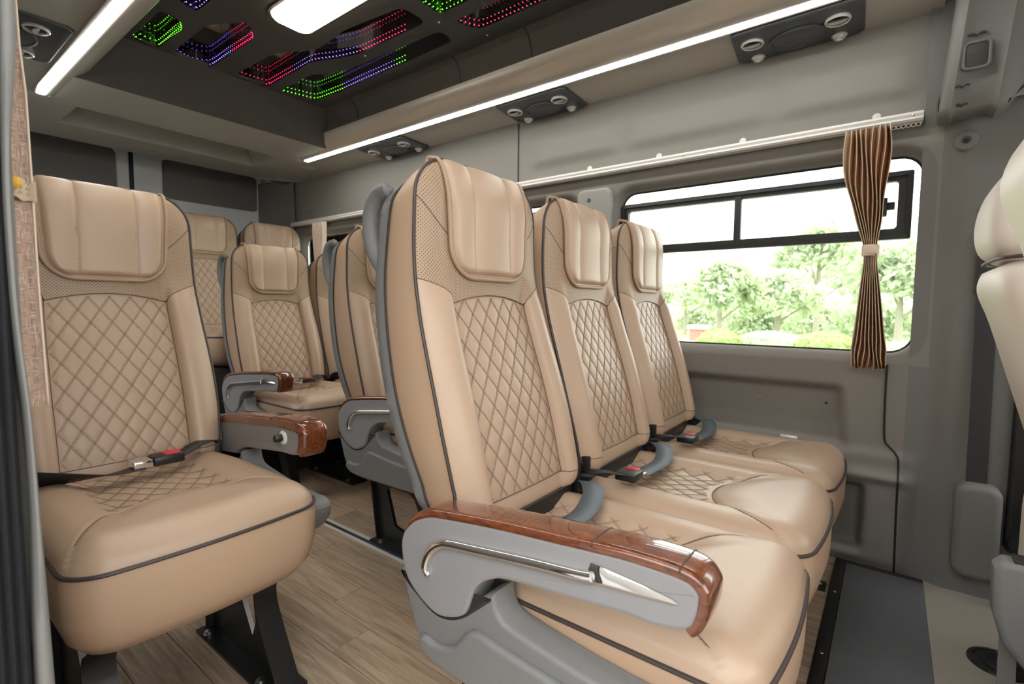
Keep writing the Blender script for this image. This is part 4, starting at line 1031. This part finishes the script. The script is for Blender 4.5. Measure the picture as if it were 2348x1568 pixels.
jb = thing('door_pillar', 'dark door pillar with rubber seal at the left edge', 'pillar', (-.68, .08, 0))
# ribbed black seal: vertical profile with ridges
prof = [(-.70, .0), (-.64, .02)]
ys = np.linspace(.030, .0865, 15)
eR = table([(1.9, .100), (1.156, .103), (1.10, .101), (1.037, .094), (.977, .092), (.877, .092), (.815, .095), (.781, .097), (.687, .099), (.497, .103), (.0, .107)], .02)
eL = table([(1.9, .088), (1.15, .092), (1.035, .088), (.976, .086), (.877, .087), (.816, .090), (.782, .093), (.667, .094), (.545, .090), (0, .088)], .02)
seal = [(-.640+.006*(i % 2)-.3*(y-.03), y) for i, y in enumerate(ys)]
m = MB(); m.loops([[(x, y, z) for x, y in [(-.72, .02)]+seal+[(-.70, .092)]] for z in np.linspace(-.04, 1.85, 8)], closed=False); m.build('rubber_seal', 'black_rubber', jb, sharp=60)
def trim_row(z):
    l, r = eL(z)-.001, eR(z); w_ = r-l
    return [(-.668, l, z), (-.655, l+.1*w_, z), (-.650, l+.35*w_, z), (-.650, l+.7*w_, z), (-.654, r-.05*w_, z), (-.664, r, z), (-.69, r-.001, z), (-.72, r-.003, z)]
m = MB(); m.loops([trim_row(z) for z in np.linspace(-.04, 1.85, 70)], closed=False); m.build('trim_edge', 'pillar_grey', jb, sharp=60)

# ================================================================== curtains
def curtain_right():
    t = thing('striped_curtain', 'brown and rust pleated curtain tied in the middle beside the front window', 'curtain', (-.07, 2.02, .69))
    N = 8; ZS = np.linspace(1.468, .688, 60)
    wT = table([(1.468, .120), (1.40, .124), (1.30, .112), (1.18, .075), (1.11, .040), (1.075, .030), (1.03, .036), (.95, .054), (.80, .082), (.72, .098), (.688, .104)], .02)
    cX = table([(1.468, -.095), (1.30, -.090), (1.08, -.068), (.90, -.062), (.688, -.056)], .03)
    dep = table([(1.468, .040), (1.2, .034), (1.08, .016), (.9, .030), (.688, .044)], .03)
    rows = []
    for z in ZS:
        row = []
        for k in range(2*N+1):
            s = k/(2*N); wv = wT(z); wob = .0035*math.sin(9*s+22*z)*sm(1.08, 1.25, z)+.004*math.sin(38*z+.6*k)*sm(.80, .72, z)
            zz = z+(.004*math.sin(k*1.7) if z < .69 else 0)
            row.append((cX(z)+(s-.5)*wv+wob+.10*0, 2.024+dep(z)*(.5 if k % 2 else -.5)+.006*math.sin(5*s), zz))
        rows.append(row)
    m = MB(); n = 2*N+1
    for j in range(len(rows)-1):
        for k in range(2*N):
            rim = k in (0, 1, 2*N-1) or False
            mi = (1 if k % 2 else 0)
            if k in (0,): mi = 2
            if k == 2*N-1: mi = 0
            m.add([rows[j][k], rows[j][k+1], rows[j+1][k+1], rows[j+1][k]], [(0, 1, 2, 3)], mi)
    m.build('pleated_cloth', ['curtain_rust', 'curtain_tan', 'curtain_cream'], t, sharp=60)
    # pale folded edges of the pleats
    e = MB()
    for k in range(0, n, 2):
        e.tube([(r[k][0], r[k][1]-.0008, r[k][2]) for r in rows[::2]], .0014, 5)
    e.build('pleat_edge', 'curtain_tan', t, sharp=None)
    b = MB(); Ls = []
    for z, g in ((1.058, .92), (1.062, 1.0), (1.09, 1.0), (1.094, .92)):
        Ls.append([(cX(1.075)+.024*g*math.cos(a), 2.024+.019*g*math.sin(a), z) for a in np.linspace(0, 2*math.pi, 25)[:-1]])
    b.loops(Ls).build('tie_band', 'curtain_cream', t, sharp=60)
    MB().box(cX(1.075)-.004, cX(1.075)+.018, 2.0, 2.006, 1.064, 1.090).build('band_tab', 'curtain_cream', t, bevel=.002)
curtain_right()
def curtain_rear():
    t = thing('rear_curtain', 'small tan curtain at the rear side window', 'curtain', (-3.29, 2.03, .8))
    rows = []
    for z in np.linspace(1.47, .80, 24):
        w_ = .15*(1-.35*math.exp(-((z-1.15)/.15)**2))
        rows.append([(-3.29+(k/24-.5)*w_*1., 2.03+.014*math.cos(k*math.pi/2), z) for k in range(25)])
    m = MB()
    for j in range(23):
        for k in range(24): m.add([rows[j][k], rows[j][k+1], rows[j+1][k+1], rows[j+1][k]], [(0, 1, 2, 3)], 0 if k % 4 < 2 else 1)
    m.build('pleated_cloth', ['curtain_tan', 'curtain_cream'], t, sharp=60)
curtain_rear()
def curtain_left():
    t = thing('linen_curtain', 'pinkish-brown linen curtain with thread grid hanging beside the door pillar', 'curtain', (-.80, .12, .55))
    rows = []
    for z in np.linspace(1.60, .757, 50):
        off = .0030*math.sin(7*z)
        pinch = .010*math.exp(-((z-1.16)/.04)**2)
        low = .0
        rows.append([(-.80-.010*math.sin(s*9)*(1-s), .092+s*(float(np.interp(z, [.757, .9, 1.02, 1.12, 1.17, 1.6], [.133, .130, .129, .128, .125, .118]))-.092)+off*.1, z) for s in np.linspace(0, 1, 10)])
    m = MB()
    m.loops(rows, closed=False)
    m.loops([[(p[0]-.002, p[1], p[2]) for p in r] for r in rows], closed=False)
    m.build('linen_cloth', 'curtain_grid', t, sharp=60)
    MB().tube([(r[-1][0], r[-1][1]+.0006, r[-1][2]) for r in rows], .0013, 6).build('hem', 'curtain_cream', t, sharp=None)
    rows = []
    for z in np.linspace(1.022, .999, 8):
        rows.append([(-.790+.010*math.cos(s*2.2)+.004*math.sin(s*14), .092+s*.040, z-.004*s+.0012*math.sin(s*16)*(1 if z < 1.01 else -1)) for s in np.linspace(0, 1, 20)])
    m = MB(); m.loops(rows, closed=False); m.loops([[(p[0]-.003, p[1], p[2]) for p in r] for r in rows], closed=False)
    b = m.build('lace_tie', 'lace', t, sharp=60)
    hol = MB()
    for cx in (.25, .45, .62, .8):
        for cz in (1.018, 1.011, 1.005):
            for k in range(4):
                a = k*math.pi/2+.3
                p = (-.790+.010*math.cos(cx*2.2)+.006, .092+cx*.040+.0014*math.cos(a), cz-.004*cx+.0014*math.sin(a))
                hol.lathe([(.0001, 0), (.0006, 0), (.0001, .0004)], p, (1, 0, 0), 6)
    hol.build('eyelets', 'seam_thread', b, sharp=None)
    MB().lathe([(.0001, 0), (.0062, 0), (.0062, .003), (.004, .005), (.0001, .0055)], (-.778, .1125, 1.012), (1, -.15, 0), 20).build('button', 'button_yellow', t)
curtain_left()

# ================================================================== front cab seats at the right edge
def cab_seat(label, x, y, z, scale=1., W=.24):
    t = thing('driver_seat' if W < .245 else 'co_driver_seat', label, 'seat', (x, y, 0))
    # profile of rear face: lower back leaning forward
    B = [(.18, .40), (.13, .55), (.085, .70), (.04, .85), (.012, .93), (.02, .985)]
    def loopat(px, pz, d, w_, r=.05):
        return [(px+d*(.5-.5*math.cos(a))*1.0 if False else px+d*.5-d*.5*abs(math.cos(a))**.5*(1 if math.cos(a) > 0 else -1), w_*abs(math.sin(a))**.55*(1 if math.sin(a) > 0 else -1), pz) for a in np.linspace(0, 2*math.pi, 41)[:-1]]
    P = spline(B, 4); Ls = []
    for i, p in enumerate(P):
        k = i/(len(P)-1); g = 1 if k < .9 else 1-.35*((k-.9)/.1)**2
        Ls.append([(x+a, y+b, c) for a, b, c in loopat(p[0]+(.02 if k > .97 else 0), p[1]+z, .14*g, W*(1-.12*k)*g)])
    bo = MB().loops(Ls, cap0=True, cap1=True).build('backrest', 'seat_cream', t, sharp=70)
    if W < .245:
        H = spline([(.035, .985), (.005, 1.02), (-.004, 1.08), (.01, 1.15), (.05, 1.21), (.08, 1.225)], 4); Ls = []
        for i, p in enumerate(H):
            k = i/(len(H)-1); g = math.sqrt(max(.03, 1-(abs(2*k-1))**4))
            Ls.append([(x+a, y+b, c) for a, b, c in loopat(p[0], p[1]+z, .11*g, W*.62*g)])
        ho = MB().loops(Ls, cap0=True, cap1=True).build('headrest', 'seat_cream', t, sharp=70)
        MB().tube([(x+a, y+b, .993+z) for a, b, c in loopat(.018, 0, .13, W*.70)], .0045, 6, closed=True).build('piping', 'piping_dark', bo, sharp=None)
    MB().loops([[(x+a, y+b, c) for a, b, c in loopat(.12, zz, .52, W*1.0*g)] for zz, g in ((.26, .9), (.28, 1), (.40, 1), (.44, .92))], cap0=True, cap1=True).build('cushion', 'seat_cream', t, sharp=60)
    MB().box(x+.16, x+.60, y-.2, y+.2, 0, .27).build('pedestal', 'black_steel', t, bevel=.01)
cab_seat('cream cab seat with headrest beyond the mat, at the right edge', .152, 1.60, .0)
cab_seat('cream cab seat nearest the camera, cut by the right edge', .106, .93, .13, W=.25)
pb = thing('seat_bracket', 'grey slanted seat bracket at the lower right edge', 'bracket', (.21, 1.33, 0))
KB = .917
kb = lambda P: [(x*KB, .88+(z-.88)*KB) for x, z in P]
plate(MB(), kb([(.196, .345), (.21, .362), (.30, .366), (.40, .30), (.40, .12), (.27, .12), (.215, .19), (.198, .25)]), 1.41*KB, 1.47*KB, .012, seg=3).build('bracket_body', 'grey_plastic', pb)
MB().box(.225*KB, .36*KB, 1.42*KB, 1.46*KB, .390, .412).build('bracket_slot', 'black_plastic', pb, bevel=.002)
plate(MB(), [(.200, .32), (.225, .32), (.235, .0), (.205, .0)], 1.352, 1.358, .002).build('bracket_leg', 'pillar_grey', pb)

# ================================================================== outside the windows
gm = MB(); gm.box(-60, 60, -30, 60, -.9, -.62); struct(gm.build('ground', 'lawn'), 'lawn and verge outside the van', 'ground')
rp = MB(); rp.box(-60, 60, -30, 9.5, -.62, -.60); struct(rp.build('road', 'asphalt'), 'pale road added around the van to cut green lawn bounce', 'road')  # asphalt added over the near lawn to keep green bounce off the walls
def at(px, py, d):
    """world point seen at a photograph pixel, at a distance d along +y"""
    c = Vector(((px-1174)/FPX, -(py-784)/FPX, 1)); D = _r*c.x+_u*c.y+_v*c.z; return Vector((0, 0, CAMZ))+D*(d/D.y)
def leaves(mb, c, rad, n, size, flat=.8, shell=.5):
    c = np.array(c)
    for _ in range(n):
        v = rng.normal(size=3); v /= np.linalg.norm(v); rr = (shell+(1-shell)*rng.random())*np.array(rad)
        p = c+v*rr; a = rng.normal(size=3); a /= np.linalg.norm(a); b = np.cross(a, rng.normal(size=3)); b /= np.linalg.norm(b)+1e-9
        s = size*(.6+.8*rng.random())
        mb.v += [tuple(p-a*s), tuple(p+b*s*.5), tuple(p+a*s), tuple(p-b*s*.5)]; k = len(mb.v); mb.f.append((k-4, k-3, k-2, k-1)); mb.mi.append(0)
def hedge(label, px, d, rx, h, mt='leaf_lime'):
    p = at(px, 760, d); t = thing('round_hedge', label, 'hedge', (p.x, d, -.62), 'clipped hedges outside')
    core = MB(); core.loops([[(p.x+rx*.93*math.cos(a)*g, d+rx*.8*math.sin(a)*g, -.62+h*z) for a in np.linspace(0, 2*math.pi, 25)[:-1]] for g, z in ((.85, 0), (1, .3), (.97, .6), (.75, .85), (.4, .97), (.05, 1.0))], cap0=True, cap1=True); core.build('hedge_core', mt, t)
    mb = MB(); leaves(mb, (p.x, d, -.62+h*.45), (rx, rx*.85, h*.56), 1500, .07, shell=.92); o = mb.build('foliage', mt, t, fix=False, sharp=None); o['kind'] = 'stuff'
hedge('round clipped green hedge left of the striped curtain, seen through the window', 1650, 13.5, .62, .95)
hedge('round clipped green hedge directly beside the striped curtain, seen through the window', 1895, 13.5, .75, .98)
hedge('lower clipped hedge between the two round ones outside the window', 1768, 15.6, 1.0, .88, 'leaf_mid')
hedge('clipped hedge outside at the far right of the front window', 2085, 15.4, .85, .75, 'leaf_mid')
def tree(label, px, d, top_py, rad, mt, n=2600, trunk=True, lean_=0.):
    p = at(px, top_py, d); t = thing('tree', label, 'tree', (p.x, d, -.62), 'trees outside the window')
    H = p.z+.62
    tr = MB(); tr.tube([(p.x+lean_*k*k, d, -.62+H*.75*k) for k in np.linspace(0, 1, 7)], [.13-.08*k for k in np.linspace(0, 1, 7)], 8)
    for k in range(5):
        a = k*1.9; z0 = -.62+H*(.3+.08*k); tr.tube([(p.x+lean_*.2, d, z0), (p.x+rad*.4*math.cos(a), d+rad*.4*math.sin(a), z0+H*.14), (p.x+rad*.75*math.cos(a), d+rad*.75*math.sin(a), z0+H*.24)], [.05, .035, .015], 6)
    tr.build('trunk', 'bark', t)
    mb = MB()
    for k in range(16):
        v = rng.normal(size=3); v /= np.linalg.norm(v); v[2] = abs(v[2])*1.0-.35
        c = (p.x+lean_+v[0]*rad*.75, d+v[1]*rad*.6, -.62+H*.58+v[2]*H*.36)
        leaves(mb, c, (rad*.42, rad*.42, H*.13), n//16, .15, shell=.25)
    o = mb.build('foliage', mt, t, fix=False, sharp=None); o['kind'] = 'stuff'
tree('leafy green tree outside, left of centre in the front window', 1655, 18, 575, 1.35, 'leaf_mid', 2600)
tree('pale grey-green tree outside behind the clipped hedges', 1790, 21.5, 600, 1.5, 'leaf_grey', 2200)
tree('tall green tree outside just left of the striped curtain', 1885, 25, 480, 1.9, 'leaf_mid', 3000)
tree('green tree outside to the right of the striped curtain', 2075, 19.5, 520, 1.5, 'leaf_mid', 2800)
tree('dense grey-green tree outside, low in the window behind the window seat', 1575, 29, 620, 2.1, 'leaf_grey', 2200)
tree('distant green tree outside, its crown behind the upper sliding pane', 1985, 34, 470, 2.6, 'leaf_grey', 2600)
tree('broad tree outside beyond the right end of the front window', 2200, 40, 500, 2.8, 'leaf_mid', 2600)
tree('faint far tree outside, between the two trunks in the middle of the window', 1730, 46, 610, 3.0, 'leaf_grey', 2600)
# far shrub belt so that trunks stand against green
for i, (px, lab) in enumerate(((1600, 'low shrub belt outside behind the red and white post'), (1740, 'low shrub belt outside behind the middle hedge'), (1880, 'low shrub belt outside behind the hedge by the curtain'), (2010, 'low shrub belt outside under the right-hand tree'), (2140, 'low shrub belt outside at the right end of the view'))):
    D_ = 31.2+i*.01+(0 if i % 2 else 4.6); p = at(px, 740, D_); t = thing('shrub', lab, 'shrub', (p.x, D_, -.62), 'shrubs outside the window')
    mb = MB(); leaves(mb, (p.x, D_, .3), (2.6, .8, 1.3), 1500, .17, shell=.2); o = mb.build('foliage', ('leaf_grey', 'leaf_mid')[i % 2], t, fix=False, sharp=None); o['kind'] = 'stuff'
sg = thing('gate_post', 'red and white post outside behind the window seat headrest', 'post', (at(1603, 740, 15).x, 15, -.62))
p = at(1603, 740, 15)
MB().box(p.x-.22, p.x+.22, 14.8, 15.2, -.62, .28).build('red_body', 'sign_red', sg, bevel=.02); MB().box(p.x-.28, p.x+.28, 14.74, 15.26, .28, .40).build('white_cap', 'sign_white', sg, bevel=.02)
MB().box(p.x-.35, p.x+.05, 14.6, 14.78, -.62, -.05).build('white_base', 'sign_white', sg, bevel=.02)
nb = MB(); nb.box(-14, 12, -4.4, -4.0, -.62, 3.0); struct(nb.build('wall_light_block', 'wall_grey'), 'unseen wall added opposite the open sliding door to cut its daylight', 'wall')  # added out of view to lower the daylight coming through the door
